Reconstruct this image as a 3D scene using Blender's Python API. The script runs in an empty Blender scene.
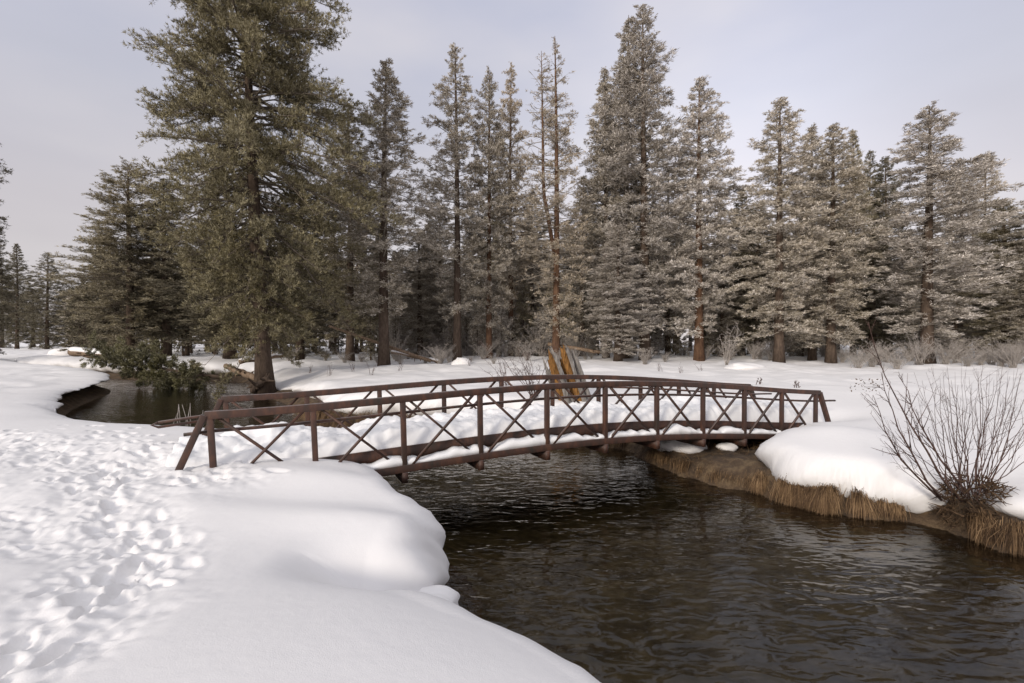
import bpy, math, random
import numpy as np
R = math.radians
C = bpy.context.scene.collection
scene = bpy.context.scene

# ------------------------------------------------------------------ camera
F = 480.0                      # focal length in pixels of a 1024 wide frame
CZ = 3.3                       # camera height above the water (water is z = 0)
cam = bpy.data.cameras.new('camera')
cam.sensor_width = 36.0
cam.lens = F / 1024 * 36.0
cam.clip_start = 0.05
cam.clip_end = 3000
camo = bpy.data.objects.new('camera', cam)
camo.location = (0, 0, CZ)
camo.rotation_euler = (R(90), 0, 0)
C.objects.link(camo)
scene.camera = camo

# ------------------------------------------------------------------ world, sun, exposure
SUN_EL, SUN_AZ = R(20), R(211)          # azimuth clockwise from +Y: from behind the camera, to the left
world = bpy.data.worlds.new('World')
scene.world = world
world.use_nodes = True
wn, wl = world.node_tree.nodes, world.node_tree.links
wn.clear()
def N(nodes, kind, **kw):
    n = nodes.new(kind)
    for k, v in kw.items():
        setattr(n, k, v)
    return n
def wmath(op, a, b=None, c=None):
    n = N(wn, 'ShaderNodeMath', operation=op)
    for i, v in enumerate((a, b, c)):
        if v is None: continue
        if isinstance(v, (int, float)): n.inputs[i].default_value = v
        else: wl.new(v, n.inputs[i])
    return n.outputs[0]
sky = N(wn, 'ShaderNodeTexSky', sky_type='NISHITA')
sky.sun_disc = False
sky.sun_elevation = SUN_EL
sky.sun_rotation = SUN_AZ
sky.air_density = 1.0
sky.dust_density = 2.0
wtc = N(wn, 'ShaderNodeTexCoord')
sep = N(wn, 'ShaderNodeSeparateXYZ'); wl.new(wtc.outputs['Generated'], sep.inputs[0])
wmap = N(wn, 'ShaderNodeMapping'); wl.new(wtc.outputs['Generated'], wmap.inputs[0])
wmap.inputs['Scale'].default_value = (1.0, 1.0, 2.6)
wmap.inputs['Rotation'].default_value = (0.0, 0.35, 0.3)
wnoise = N(wn, 'ShaderNodeTexNoise'); wl.new(wmap.outputs[0], wnoise.inputs['Vector'])
wnoise.inputs['Scale'].default_value = 2.1
wnoise.inputs['Detail'].default_value = 4
wnoise.inputs['Roughness'].default_value = 0.45
# thin high cloud: grey mauve low down, bluer high up
hr = N(wn, 'ShaderNodeValToRGB'); wl.new(sep.outputs['Z'], hr.inputs[0])
e = hr.color_ramp.elements
e[0].position = 0.0;  e[0].color = (0.62, 0.565, 0.565, 1)
e[1].position = 1.0;  e[1].color = (0.90, 0.885, 0.90, 1)
q = e.new(0.22); q.color = (0.65, 0.61, 0.64, 1)
q = e.new(0.40); q.color = (0.59, 0.59, 0.67, 1)
q = e.new(0.56); q.color = (0.53, 0.545, 0.665, 1)
q = e.new(0.75); q.color = (0.68, 0.68, 0.72, 1)
# a brighter bank of cloud over the right of the wood
def lobe(d, power):
    n = N(wn, 'ShaderNodeVectorMath', operation='DOT_PRODUCT')
    nn = N(wn, 'ShaderNodeVectorMath', operation='NORMALIZE')
    wl.new(wtc.outputs['Generated'], nn.inputs[0]); wl.new(nn.outputs[0], n.inputs[0])
    v = np.array(d, float); v /= np.linalg.norm(v)
    n.inputs[1].default_value = v
    return wmath('POWER', wmath('MAXIMUM', n.outputs['Value'], 0.0), power)
bright = lobe((0.46, 1.0, 0.28), 22)
left = lobe((-1.1, 1.0, 0.2), 5)
back = lobe((-0.6, -0.7, 0.6), 2.0)
gain = wmath('ADD', 0.92, wmath('MULTIPLY', wnoise.outputs['Fac'], 0.40))
gain = wmath('ADD', gain, wmath('MULTIPLY', bright, 0.42))
gain = wmath('SUBTRACT', gain, wmath('MULTIPLY', left, 0.10))
gain = wmath('ADD', gain, wmath('MULTIPLY', back, 0.85))
cl = N(wn, 'ShaderNodeVectorMath', operation='SCALE')
cf = wmath('MULTIPLY', wmath('MINIMUM', wmath('MAXIMUM', wmath('MULTIPLY', wmath('SUBTRACT', wnoise.outputs['Fac'], 0.44), 4.0), 0.0), 1.0), 0.55)
cmx = N(wn, 'ShaderNodeMix', data_type='RGBA'); wl.new(cf, cmx.inputs[0]); wl.new(hr.outputs[0], cmx.inputs[6]); cmx.inputs[7].default_value = (0.68, 0.64, 0.645, 1)
wl.new(cmx.outputs[2], cl.inputs[0]); wl.new(wmath('MULTIPLY', gain, 10.0), cl.inputs['Scale'])
mix = N(wn, 'ShaderNodeMix', data_type='RGBA'); mix.inputs[0].default_value = 0.88
wl.new(sky.outputs[0], mix.inputs[6]); wl.new(cl.outputs[0], mix.inputs[7])
bg = N(wn, 'ShaderNodeBackground'); bg.inputs[1].default_value = 0.1
wl.new(mix.outputs[2], bg.inputs[0])
wo = N(wn, 'ShaderNodeOutputWorld'); wl.new(bg.outputs[0], wo.inputs[0])

sun = bpy.data.lights.new('sun', 'SUN')
sun.energy = 2.4
sun.angle = R(10)
sun.color = (1.0, 0.91, 0.79)
suno = bpy.data.objects.new('sun', sun)
suno.rotation_euler = (R(90) - SUN_EL, 0, math.pi - SUN_AZ)
suno.location = (-20, -20, 30)
C.objects.link(suno)

vs = scene.view_settings
vs.view_transform = 'Standard'
vs.look = 'None'
vs.exposure = 0.0
vs.gamma = 1.0
vs.use_curve_mapping = False
scene.cycles.max_bounces = 8
scene.cycles.transparent_max_bounces = 8
scene.cycles.caustics_reflective = False
scene.cycles.caustics_refractive = False

# ------------------------------------------------------------------ helpers
rng = np.random.default_rng(7)

def link(name, me, mat=None, parent=None):
    o = bpy.data.objects.new(name, me)
    C.objects.link(o)
    if mat: me.materials.append(mat)
    if parent: o.parent = parent
    return o

def mesh(name, V, Fs, smooth=False):
    """V (n,3); Fs: one (m,k) int array or a list of such arrays"""
    if isinstance(Fs, np.ndarray): Fs = [Fs]
    me = bpy.data.meshes.new(name)
    V = np.ascontiguousarray(V, dtype=np.float32)
    loops = np.concatenate([f.ravel() for f in Fs]).astype(np.int32)
    tot = np.concatenate([np.full(len(f), f.shape[1], np.int32) for f in Fs])
    st = np.concatenate([[0], np.cumsum(tot)[:-1]]).astype(np.int32)
    me.vertices.add(len(V)); me.vertices.foreach_set('co', V.ravel())
    me.loops.add(len(loops)); me.loops.foreach_set('vertex_index', loops)
    me.polygons.add(len(tot)); me.polygons.foreach_set('loop_start', st)
    me.polygons.foreach_set('loop_total', tot)
    if smooth:
        me.polygons.foreach_set('use_smooth', np.ones(len(tot), bool))
    me.update(calc_edges=True)
    me.validate()
    return me

def obj(name, V, Fs, mat=None, parent=None, smooth=False):
    return link(name, mesh(name, V, Fs, smooth), mat, parent)

def thing(name, label, cat, loc=(0, 0, 0), rotz=0, group=None):
    o = bpy.data.objects.new(name, None)
    C.objects.link(o)
    o.empty_display_size = 0.3
    o.location = loc; o.rotation_euler = (0, 0, rotz)
    o['label'] = label; o['category'] = cat
    if group: o['group'] = group
    return o

def tag(o, label, cat, group=None):
    o['label'] = label; o['category'] = cat
    if group: o['group'] = group
    return o

class MB:
    """collects several pieces into ONE mesh"""
    def __init__(s): s.V = []; s.F = {}; s.n = 0
    def add(s, V, Fa):
        V = np.asarray(V, float); Fa = np.asarray(Fa, int)
        s.V.append(V); s.F.setdefault(Fa.shape[1], []).append(Fa + s.n); s.n += len(V)
    def build(s, name, mat=None, parent=None, smooth=False):
        return obj(name, np.concatenate(s.V), [np.concatenate(f) for f in s.F.values()], mat, parent, smooth)
    def me(s, name, smooth=False):
        return mesh(name, np.concatenate(s.V), [np.concatenate(f) for f in s.F.values()], smooth)

def norm(v): return v / (np.linalg.norm(v, axis=-1, keepdims=True) + 1e-12)

def cones(P0, P1, r0, r1, k=3):
    """many tapered prisms at once"""
    P0 = np.atleast_2d(P0); P1 = np.atleast_2d(P1); n = len(P0)
    d = norm(P1 - P0)
    a = np.where(np.abs(d[:, 2:3]) > 0.9, np.array([[1.0, 0, 0]]), np.array([[0, 0, 1.0]]))
    u = norm(np.cross(d, a)); v = np.cross(d, u)
    ang = np.arange(k) * 2 * np.pi / k
    ring = u[:, None] * np.cos(ang)[None, :, None] + v[:, None] * np.sin(ang)[None, :, None]
    r0 = np.broadcast_to(np.asarray(r0, float), (n,)); r1 = np.broadcast_to(np.asarray(r1, float), (n,))
    A = P0[:, None] + ring * r0[:, None, None]
    B = P1[:, None] + ring * r1[:, None, None]
    V = np.concatenate([A, B], 1).reshape(-1, 3)
    i = np.arange(k); j = (i + 1) % k
    f = np.stack([i, j, j + k, i + k], 1)
    Fa = (f[None] + (np.arange(n) * 2 * k)[:, None, None]).reshape(-1, 4)
    return V, Fa

def tube(P, r, k=8, cap=True):
    P = np.asarray(P, float); n = len(P)
    r = np.broadcast_to(np.asarray(r, float), (n,))
    T = norm(np.gradient(P, axis=0))
    u = norm(np.cross(T[0], [0.3, 0.2, 1.0] if abs(T[0][2]) < 0.9 else [1.0, 0.1, 0]))
    U = []
    for i in range(n):
        u = norm(u - T[i] * (u @ T[i])); U.append(u)
    U = np.array(U); W = np.cross(T, U)
    a = np.arange(k) * 2 * np.pi / k
    V = (P[:, None] + (U[:, None] * np.cos(a)[None, :, None] + W[:, None] * np.sin(a)[None, :, None]) * r[:, None, None]).reshape(-1, 3)
    i = np.arange(k); j = (i + 1) % k
    f = np.stack([i, j, j + k, i + k], 1)
    Fa = (f[None] + (np.arange(n - 1) * k)[:, None, None]).reshape(-1, 4)
    if cap:
        V = np.concatenate([V, P[:1], P[-1:]])
        c0 = n * k; c1 = c0 + 1
        t0 = np.stack([j, i, np.full(k, c0), np.full(k, c0)], 1)
        t1 = np.stack([i + (n - 1) * k, j + (n - 1) * k, np.full(k, c1), np.full(k, c1)], 1)
        return V, Fa, np.concatenate([t0[:, :3], t1[:, :3]])
    return V, Fa, np.zeros((0, 3), int)

def add_tube(mb, P, r, k=8):
    V, Fa, T = tube(P, r, k)
    n = mb.n
    mb.add(V, Fa)
    if len(T): mb.F.setdefault(3, []).append(T + n)

def beam(mb, p0, p1, w, h, up=(0, 0, 1)):
    """box from p0 to p1, w wide (sideways) and h high"""
    p0 = np.array(p0, float); p1 = np.array(p1, float)
    d = norm(p1 - p0); s = norm(np.cross(d, up)); u = np.cross(s, d)
    c = [(-w / 2, -h / 2), (w / 2, -h / 2), (w / 2, h / 2), (-w / 2, h / 2)]
    V = [p0 + s * a + u * b for a, b in c] + [p1 + s * a + u * b for a, b in c]
    mb.add(V, [[0, 1, 2, 3], [7, 6, 5, 4], [0, 4, 5, 1], [1, 5, 6, 2], [2, 6, 7, 3], [3, 7, 4, 0]])

def sweep_rect(mb, P, w, h, side):
    """rectangular bar along a polyline P of centres, mitred; side = constant sideways unit vector"""
    P = np.array(P, float); T = norm(np.gradient(P, axis=0)); s = norm(np.array(side, float))
    seg = norm(np.diff(P, axis=0))
    T = np.concatenate([seg[:1], norm(seg[:-1] + seg[1:]), seg[-1:]])
    U = norm(np.cross(s[None], T))
    ct = np.concatenate([[1], np.einsum('ij,ij->i', T[1:-1], seg[:-1]), [1]])
    U = U * (1 / ct)[:, None]
    V = np.stack([P - s * w / 2 - U * h / 2, P + s * w / 2 - U * h / 2, P + s * w / 2 + U * h / 2, P - s * w / 2 + U * h / 2], 1).reshape(-1, 3)
    i = np.arange(4); j = (i + 1) % 4
    f = np.stack([i, j, j + 4, i + 4], 1)
    Fa = (f[None] + (np.arange(len(P) - 1) * 4)[:, None, None]).reshape(-1, 4)
    m = (len(P) - 1) * 4
    Fa = np.concatenate([Fa, [[3, 2, 1, 0], [m, m + 1, m + 2, m + 3]]])
    mb.add(V, Fa)

def bevel(o, w=0.006):
    m = o.modifiers.new('bevel', 'BEVEL'); m.width = w; m.segments = 2; m.limit_method = 'ANGLE'
    m.use_clamp_overlap = True
    return o

def sstep(a, b, x):
    t = np.clip((x - a) / (b - a), 0, 1)
    return t * t * (3 - 2 * t)

_lat = np.random.default_rng(3).random((256, 256))
def vnoise(x, y, s=0):
    x = np.asarray(x, float) + 37.7 * s; y = np.asarray(y, float) + 91.3 * s
    xi = np.floor(x).astype(int); yi = np.floor(y).astype(int)
    fx = x - xi; fy = y - yi
    fx = fx * fx * fx * (fx * (fx * 6 - 15) + 10); fy = fy * fy * fy * (fy * (fy * 6 - 15) + 10)
    a = _lat[xi & 255, yi & 255]; b = _lat[(xi + 1) & 255, yi & 255]
    c = _lat[xi & 255, (yi + 1) & 255]; d = _lat[(xi + 1) & 255, (yi + 1) & 255]
    return (a * (1 - fx) + b * fx) * (1 - fy) + (c * (1 - fx) + d * fx) * fy * 1.0 - 0.5
def fbm(x, y, s=0, o=3, g=0.5):
    v = 0; a = 1.0
    for k in range(o):
        v = v + a * vnoise(x * 2 ** k, y * 2 ** k, s + k); a *= g
    return v

def catmull(P, n=8):
    P = np.array(P, float); Q = np.concatenate([[2 * P[0] - P[1]], P, [2 * P[-1] - P[-2]]])
    out = []
    for i in range(1, len(Q) - 2):
        p0, p1, p2, p3 = Q[i - 1], Q[i], Q[i + 1], Q[i + 2]
        L = np.linalg.norm(p2 - p1)
        m = n if L < 6 else n
        for t in np.arange(m) / m:
            out.append(0.5 * ((2 * p1) + (p2 - p0) * t + (2 * p0 - 5 * p1 + 4 * p2 - p3) * t ** 2 + (3 * p1 - p0 - 3 * p2 + p3) * t ** 3))
    out.append(P[-1])
    return np.array(out)

# ------------------------------------------------------------------ materials
def material(name):
    m = bpy.data.materials.new(name); m.use_nodes = True
    n, l = m.node_tree.nodes, m.node_tree.links
    return m, n, l, n['Principled BSDF']

def ramp(n, l, src, stops, interp='LINEAR'):
    r = n.new('ShaderNodeValToRGB'); r.color_ramp.interpolation = interp
    e = r.color_ramp.elements
    e[0].position, e[0].color = stops[0][0], (*stops[0][1], 1)
    e[1].position, e[1].color = stops[-1][0], (*stops[-1][1], 1)
    for p, c in stops[1:-1]:
        q = e.new(p); q.color = (*c, 1)
    l.new(src, r.inputs[0]); return r.outputs[0]

def noise_node(n, l, scale, detail=4, rough=0.55, coord='Object', stretch=(1, 1, 1), rot=(0, 0, 0), dist=0.0):
    tc = n.new('ShaderNodeTexCoord'); mp = n.new('ShaderNodeMapping')
    mp.inputs['Scale'].default_value = stretch; mp.inputs['Rotation'].default_value = rot
    l.new(tc.outputs[coord], mp.inputs[0])
    t = n.new('ShaderNodeTexNoise'); l.new(mp.outputs[0], t.inputs['Vector'])
    t.inputs['Scale'].default_value = scale; t.inputs['Detail'].default_value = detail
    t.inputs['Roughness'].default_value = rough; t.inputs['Distortion'].default_value = dist
    return t.outputs['Fac']

def bump(n, l, b, src, strength, dist, prev=None):
    k = n.new('ShaderNodeBump'); k.inputs['Strength'].default_value = strength; k.inputs['Distance'].default_value = dist
    l.new(src, k.inputs['Height'])
    if prev is not None: l.new(prev, k.inputs['Normal'])
    if b is not None: l.new(k.outputs[0], b.inputs['Normal'])
    return k.outputs[0]

def snow_material(name, col=(0.76, 0.745, 0.742), grain=1.0):
    m, n, l, b = material(name)
    nz = noise_node(n, l, 0.6, 5, 0.6)
    c = ramp(n, l, nz, [(0.3, tuple(x * 0.965 for x in col)), (0.7, col)])
    l.new(c, b.inputs['Base Color'])
    b.inputs['Roughness'].default_value = 0.62
    b.inputs['Specular IOR Level'].default_value = 0.25
    k = bump(n, l, None, noise_node(n, l, 7, 4, 0.5), 0.16 * grain, 0.03)
    bump(n, l, b, noise_node(n, l, 120, 2, 0.5), 0.35 * grain, 0.004, k)
    return m

def steel_material():
    m, n, l, b = material('weathered_steel')
    nz = noise_node(n, l, 3.5, 7, 0.72, stretch=(1.6, 1.6, 0.6))
    c = ramp(n, l, nz, [(0.30, (0.020, 0.016, 0.011)), (0.5, (0.047, 0.0205, 0.013)), (0.70, (0.100, 0.041, 0.021))])
    # rime and dust settle on faces that look up
    g = n.new('ShaderNodeNewGeometry'); s = n.new('ShaderNodeSeparateXYZ'); l.new(g.outputs['True Normal'], s.inputs[0])
    up = n.new('ShaderNodeMapRange'); l.new(s.outputs['Z'], up.inputs[0])
    up.inputs[1].default_value = 0.6; up.inputs[2].default_value = 1.0
    nf = noise_node(n, l, 14, 4, 0.6)
    mr = n.new('ShaderNodeMapRange'); l.new(nf, mr.inputs[0]); mr.inputs[1].default_value = 0.3; mr.inputs[2].default_value = 0.75
    mr.inputs[3].default_value = 0.2; mr.inputs[4].default_value = 0.65
    mm = n.new('ShaderNodeMath'); mm.operation = 'MULTIPLY'; l.new(up.outputs[0], mm.inputs[0]); l.new(mr.outputs[0], mm.inputs[1])
    mx = n.new('ShaderNodeMix'); mx.data_type = 'RGBA'; l.new(mm.outputs[0], mx.inputs[0]); l.new(c, mx.inputs[6])
    mx.inputs[7].default_value = (0.34, 0.31, 0.31, 1)
    l.new(mx.outputs[2], b.inputs['Base Color'])
    b.inputs['Roughness'].default_value = 0.62
    b.inputs['Metallic'].default_value = 0.0
    bump(n, l, b, noise_node(n, l, 60, 4, 0.6), 0.25, 0.004)
    return m

def foliage_material(name, dark, mid, light, frost=0.0, frostcol=(0.42, 0.40, 0.37)):
    m, n, l, b = material(name)
    cl = noise_node(n, l, 0.9, 3, 0.6)
    g = n.new('ShaderNodeNewGeometry')
    a = n.new('ShaderNodeMath'); a.operation = 'MULTIPLY_ADD'
    l.new(g.outputs['Random Per Island'], a.inputs[0]); a.inputs[1].default_value = 0.55
    sub = n.new('ShaderNodeMath'); sub.operation = 'SUBTRACT'; l.new(cl, sub.inputs[0]); sub.inputs[1].default_value = 0.27
    l.new(sub.outputs[0], a.inputs[2])
    c = ramp(n, l, a.outputs[0], [(0.15, dark), (0.5, mid), (0.9, light)])
    if frost > 0:
        fr = noise_node(n, l, 0.35, 3, 0.6)
        ad = n.new('ShaderNodeMath'); ad.operation = 'MULTIPLY'
        l.new(fr, ad.inputs[0]); l.new(g.outputs['Random Per Island'], ad.inputs[1])
        mr = n.new('ShaderNodeMapRange'); l.new(ad.outputs[0], mr.inputs[0])
        mr.inputs[1].default_value = 0.16; mr.inputs[2].default_value = 0.42
        mr.inputs[3].default_value = 0.0; mr.inputs[4].default_value = frost
        mx = n.new('ShaderNodeMix'); mx.data_type = 'RGBA'; l.new(mr.outputs[0], mx.inputs[0]); l.new(c, mx.inputs[6])
        mx.inputs[7].default_value = (*frostcol, 1)
        c = mx.outputs[2]
    hs = n.new('ShaderNodeHueSaturation'); l.new(c, hs.inputs['Color'])
    oi = n.new('ShaderNodeObjectInfo'); mv = n.new('ShaderNodeMapRange'); l.new(oi.outputs['Random'], mv.inputs[0])
    mv.inputs[3].default_value = 0.85; mv.inputs[4].default_value = 1.18
    l.new(mv.outputs[0], hs.inputs['Value'])
    l.new(hs.outputs[0], b.inputs['Base Color'])
    b.inputs['Roughness'].default_value = 0.75
    b.inputs['Specular IOR Level'].default_value = 0.2
    return m

def bark_material(name, dark, light, sc=6):
    m, n, l, b = material(name)
    nz = noise_node(n, l, sc, 6, 0.65, stretch=(2.4, 2.4, 0.45))
    l.new(ramp(n, l, nz, [(0.3, dark), (0.7, light)]), b.inputs['Base Color'])
    b.inputs['Roughness'].default_value = 0.9
    b.inputs['Specular IOR Level'].default_value = 0.15
    bump(n, l, b, nz, 0.8, 0.05)
    return m

M = {}
M['snow'] = snow_material('snow')
M['deck_snow'] = snow_material('trodden_snow', (0.77, 0.765, 0.77), 1.3)
M['steel'] = steel_material()
M['plank'] = bark_material('grey_plank', (0.09, 0.07, 0.055), (0.2, 0.165, 0.13))
M['pine'] = foliage_material('pine_needles_olive', (0.095, 0.080, 0.047), (0.250, 0.214, 0.128), (0.41, 0.36, 0.24), 0.6, (0.50, 0.455, 0.375))
M['bigpine'] = foliage_material('pine_needles_giant', (0.055, 0.047, 0.023), (0.165, 0.140, 0.066), (0.35, 0.305, 0.165), 0.4, (0.42, 0.39, 0.31))
M['dark'] = foliage_material('pine_needles_dark', (0.055, 0.048, 0.031), (0.140, 0.122, 0.075), (0.25, 0.22, 0.140), 0.4, (0.42, 0.385, 0.32))
M['green'] = foliage_material('pine_needles_green', (0.042, 0.040, 0.017), (0.115, 0.106, 0.044), (0.23, 0.21, 0.095), 0.25)
M['frost'] = foliage_material('pine_needles_frosted', (0.105, 0.089, 0.064), (0.305, 0.264, 0.195), (0.52, 0.46, 0.36), 0.9, (0.68, 0.625, 0.56))
M['rime'] = foliage_material('pine_needles_rimed', (0.135, 0.118, 0.096), (0.375, 0.333, 0.277), (0.60, 0.545, 0.475), 0.95, (0.74, 0.69, 0.64))
M['rust'] = foliage_material('needles_brown', (0.15, 0.117, 0.078), (0.345, 0.283, 0.198), (0.52, 0.44, 0.33), 0.7, (0.63, 0.57, 0.50))
M['bark'] = bark_material('bark_grey_brown', (0.045, 0.032, 0.024), (0.13, 0.095, 0.072))
M['redbark'] = bark_material('bark_red_brown', (0.06, 0.034, 0.022), (0.17, 0.098, 0.060))
M['palebark'] = bark_material('bark_rimed', (0.13, 0.10, 0.08), (0.34, 0.30, 0.265))
M['twig'] = bark_material('shrub_twig', (0.055, 0.032, 0.027), (0.15, 0.095, 0.08), 12)
M['rimetwig'] = bark_material('rimed_twig', (0.24, 0.21, 0.185), (0.52, 0.475, 0.435), 12)
M['deadleaf'] = bark_material('dead_leaves', (0.035, 0.022, 0.015), (0.15, 0.095, 0.055), 9)
M['limb'] = bark_material('limb', (0.09, 0.072, 0.056), (0.24, 0.205, 0.165), 3)
M['rimelimb'] = bark_material('rimed_limb', (0.17, 0.145, 0.115), (0.44, 0.395, 0.335), 3)
M['log'] = bark_material('dead_log', (0.10, 0.065, 0.042), (0.30, 0.22, 0.155))
M['greywood'] = bark_material('grey_weathered_wood', (0.10, 0.09, 0.082), (0.34, 0.315, 0.29))
M['orangewood'] = bark_material('split_orange_wood', (0.035, 0.019, 0.010), (0.36, 0.18, 0.056), 9)

def grass_material():
    m, n, l, b = material('dry_grass')
    g = n.new('ShaderNodeNewGeometry')
    nz = noise_node(n, l, 2.5, 3, 0.6)
    a = n.new('ShaderNodeMath'); a.operation = 'MULTIPLY_ADD'; l.new(g.outputs['Random Per Island'], a.inputs[0]); a.inputs[1].default_value = 0.55
    s = n.new('ShaderNodeMath'); s.operation = 'SUBTRACT'; l.new(nz, s.inputs[0]); s.inputs[1].default_value = 0.27
    l.new(s.outputs[0], a.inputs[2])
    l.new(ramp(n, l, a.outputs[0], [(0.1, (0.030, 0.017, 0.010)), (0.5, (0.115, 0.068, 0.034)), (0.92, (0.33, 0.215, 0.115))]), b.inputs['Base Color'])
    b.inputs['Roughness'].default_value = 0.7; b.inputs['Specular IOR Level'].default_value = 0.2
    return m
M['grass'] = grass_material()

def earth_material():
    m, n, l, b = material('bank_earth')
    nz = noise_node(n, l, 3.0, 7, 0.68)
    l.new(ramp(n, l, nz, [(0.28, (0.022, 0.014, 0.008)), (0.5, (0.075, 0.046, 0.024)), (0.72, (0.17, 0.115, 0.06))]), b.inputs['Base Color'])
    b.inputs['Roughness'].default_value = 0.9
    bump(n, l, b, noise_node(n, l, 14, 5, 0.7), 0.9, 0.06)
    return m
M['earth'] = earth_material()

def water_material():
    m, n, l, b = material('stream_water')
    n.remove(b)
    out = n['Material Output']
    a1 = noise_node(n, l, 2.6, 1.0, 0.4, stretch=(0.62, 1.45, 1), rot=(0, 0, R(26)), dist=1.1)
    a2 = noise_node(n, l, 6.0, 1.5, 0.45, stretch=(0.75, 1.3, 1), rot=(0, 0, R(-8)), dist=0.8)
    a3 = noise_node(n, l, 0.5, 3, 0.55, stretch=(0.6, 1.2, 1), rot=(0, 0, R(30)))
    mr = n.new('ShaderNodeMapRange'); l.new(a3, mr.inputs[0]); mr.inputs[1].default_value = 0.36; mr.inputs[2].default_value = 0.64
    mr.inputs[3].default_value = 0.35; mr.inputs[4].default_value = 1.0
    kb = n.new('ShaderNodeBump'); kb.inputs['Distance'].default_value = 0.036; l.new(a1, kb.inputs['Height']); l.new(mr.outputs[0], kb.inputs['Strength']); k = kb.outputs[0]
    k2 = n.new('ShaderNodeBump'); k2.inputs['Distance'].default_value = 0.014
    l.new(mr.outputs[0], k2.inputs['Strength']); l.new(a2, k2.inputs['Height']); l.new(k, k2.inputs['Normal'])
    nrm = k2.outputs[0]
    fr = n.new('ShaderNodeFresnel'); fr.inputs['IOR'].default_value = 1.4; l.new(nrm, fr.inputs['Normal'])
    gl = n.new('ShaderNodeBsdfGlossy'); gl.inputs['Roughness'].default_value = 0.07; l.new(nrm, gl.inputs['Normal'])
    gl.inputs['Color'].default_value = (0.95, 0.95, 0.95, 1)
    tr = n.new('ShaderNodeBsdfTransparent'); tr.inputs['Color'].default_value = (0.61, 0.555, 0.44, 1)
    ms = n.new('ShaderNodeMixShader'); l.new(fr.outputs[0], ms.inputs[0]); l.new(tr.outputs[0], ms.inputs[1]); l.new(gl.outputs[0], ms.inputs[2])
    l.new(ms.outputs[0], out.inputs['Surface'])
    return m
M['water'] = water_material()

def bed_material():
    m, n, l, b = material('stream_bed')
    nz = noise_node(n, l, 2.2, 6, 0.65, stretch=(0.7, 1.2, 1), rot=(0, 0, R(28)))
    tc = n.new('ShaderNodeTexCoord'); v = n.new('ShaderNodeTexVoronoi'); l.new(tc.outputs['Object'], v.inputs['Vector']); v.inputs['Scale'].default_value = 6
    a = n.new('ShaderNodeMath'); a.operation = 'MULTIPLY_ADD'; l.new(v.outputs['Distance'], a.inputs[0]); a.inputs[1].default_value = -0.25; l.new(nz, a.inputs[2])
    l.new(ramp(n, l, a.outputs[0], [(0.2, (0.045, 0.037, 0.023)), (0.42, (0.115, 0.097, 0.062)), (0.7, (0.22, 0.193, 0.135))]), b.inputs['Base Color'])
    b.inputs['Roughness'].default_value = 0.9
    return m
M['bed'] = bed_material()

# ------------------------------------------------------------------ bridge frame of reference
BS = 1.5
BX0, BY0, BTH = -2.21368559 * BS, 5.44024535 * BS, 0.447635454
BDX, BDY = math.cos(BTH), math.sin(BTH)
BW = 1.54931695 * BS
_t = np.array([-1.15, 0, 1, 2, 3, 4, 5, 6, 7, 8, 9])
_z = np.array([-1.084, -1.056, -.981, -.930, -.888, -.886, -.935, -1.050, -1.158, -1.299, -1.421])
_pz = np.polyfit(_t, _z, 4)
def zr(t): return CZ + np.polyval(_pz, t)          # top of the top rail
TH = 1.41                                           # truss height
def zc(t): return zr(t) - TH                        # underside of the bottom chord
def B(t, v, z):
    return np.array([BX0 + BDX * BS * t - BDY * v, BY0 + BDY * BS * t + BDX * v, z])
def toB(x, y):
    a = x - BX0; b = y - BY0
    return (a * BDX + b * BDY) / BS, -a * BDY + b * BDX

# ------------------------------------------------------------------ the stream and its banks
left_water = catmull([(60, -34), (30, -20), (6, -3), (2.6, 0.6), (1.6, 2.3), (.95, 3.05), (.36, 3.65), (-.22, 4.12), (-.68, 4.5), (-.80, 4.75), (-.84, 5.1), (-.84, 5.6),
                      (-.80, 6.2), (-1.05, 6.8), (-1.6, 7.5), (-2.7, 9.2), (-3.8, 10.6), (-6, 11.6), (-10.3, 13.0), (-13.5, 14.8), (-17, 18), (-20, 21.4),
                      (-21.6, 23.6), (-24, 27.6), (-26, 31), (-29.5, 34.4), (-36, 38.6), (-42, 42), (-49, 46.6)], 7)
right_water = catmull([(60, -14), (25, 0), (14, 4.6), (9.6, 6.5), (7.95, 7.4), (7.7, 7.95), (7.6, 8.5), (7.15, 8.85), (6.6, 9.05), (6.03, 9.35), (5.6, 9.87), (5.3, 10.55), (4.7, 11.0), (4.3, 11.7), (3.85, 12.8),
                       (3.4, 14.6), (1.8, 15.7), (-1, 16.6), (-4.3, 17.7), (-7.7, 19.0), (-10.3, 23), (-13, 26.8), (-16, 30), (-18.5, 34), (-21.5, 38.4), (-27, 40.5), (-34, 42.2), (-42.5, 45), (-49.2, 47)], 7)
right_snow = catmull([(60, -13.6), (25.2, .4), (14.3, 5.0), (9.9, 6.9), (8.55, 7.55), (8.3, 8.0), (8.5, 8.6), (8.05, 8.95), (7.55, 8.72), (7.15, 8.85), (6.65, 9.12), (6.12, 9.5), (5.82, 10.0), (5.78, 10.6), (6.0, 11.35), (6.5, 12.05), (7.2, 12.7), (8.0, 13.25),
                      (8.2, 14.0), (7.4, 15.3), (5.6, 15.9), (4.4, 15.7), (2.0, 16.5), (-1, 17.3), (-4.1, 18.35), (-7.2, 19.7), (-9.6, 23.4), (-12.4, 27.4), (-15.5, 30.6), (-17.9, 34.5), (-21.0, 39.3), (-26.8, 41.4), (-33.8, 43.1), (-42.3, 45.8), (-49.2, 47.6)], 7)
water_poly = np.concatenate([left_water, right_water[::-1]])
snow_hole = np.concatenate([left_water, right_snow[::-1]])

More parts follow.
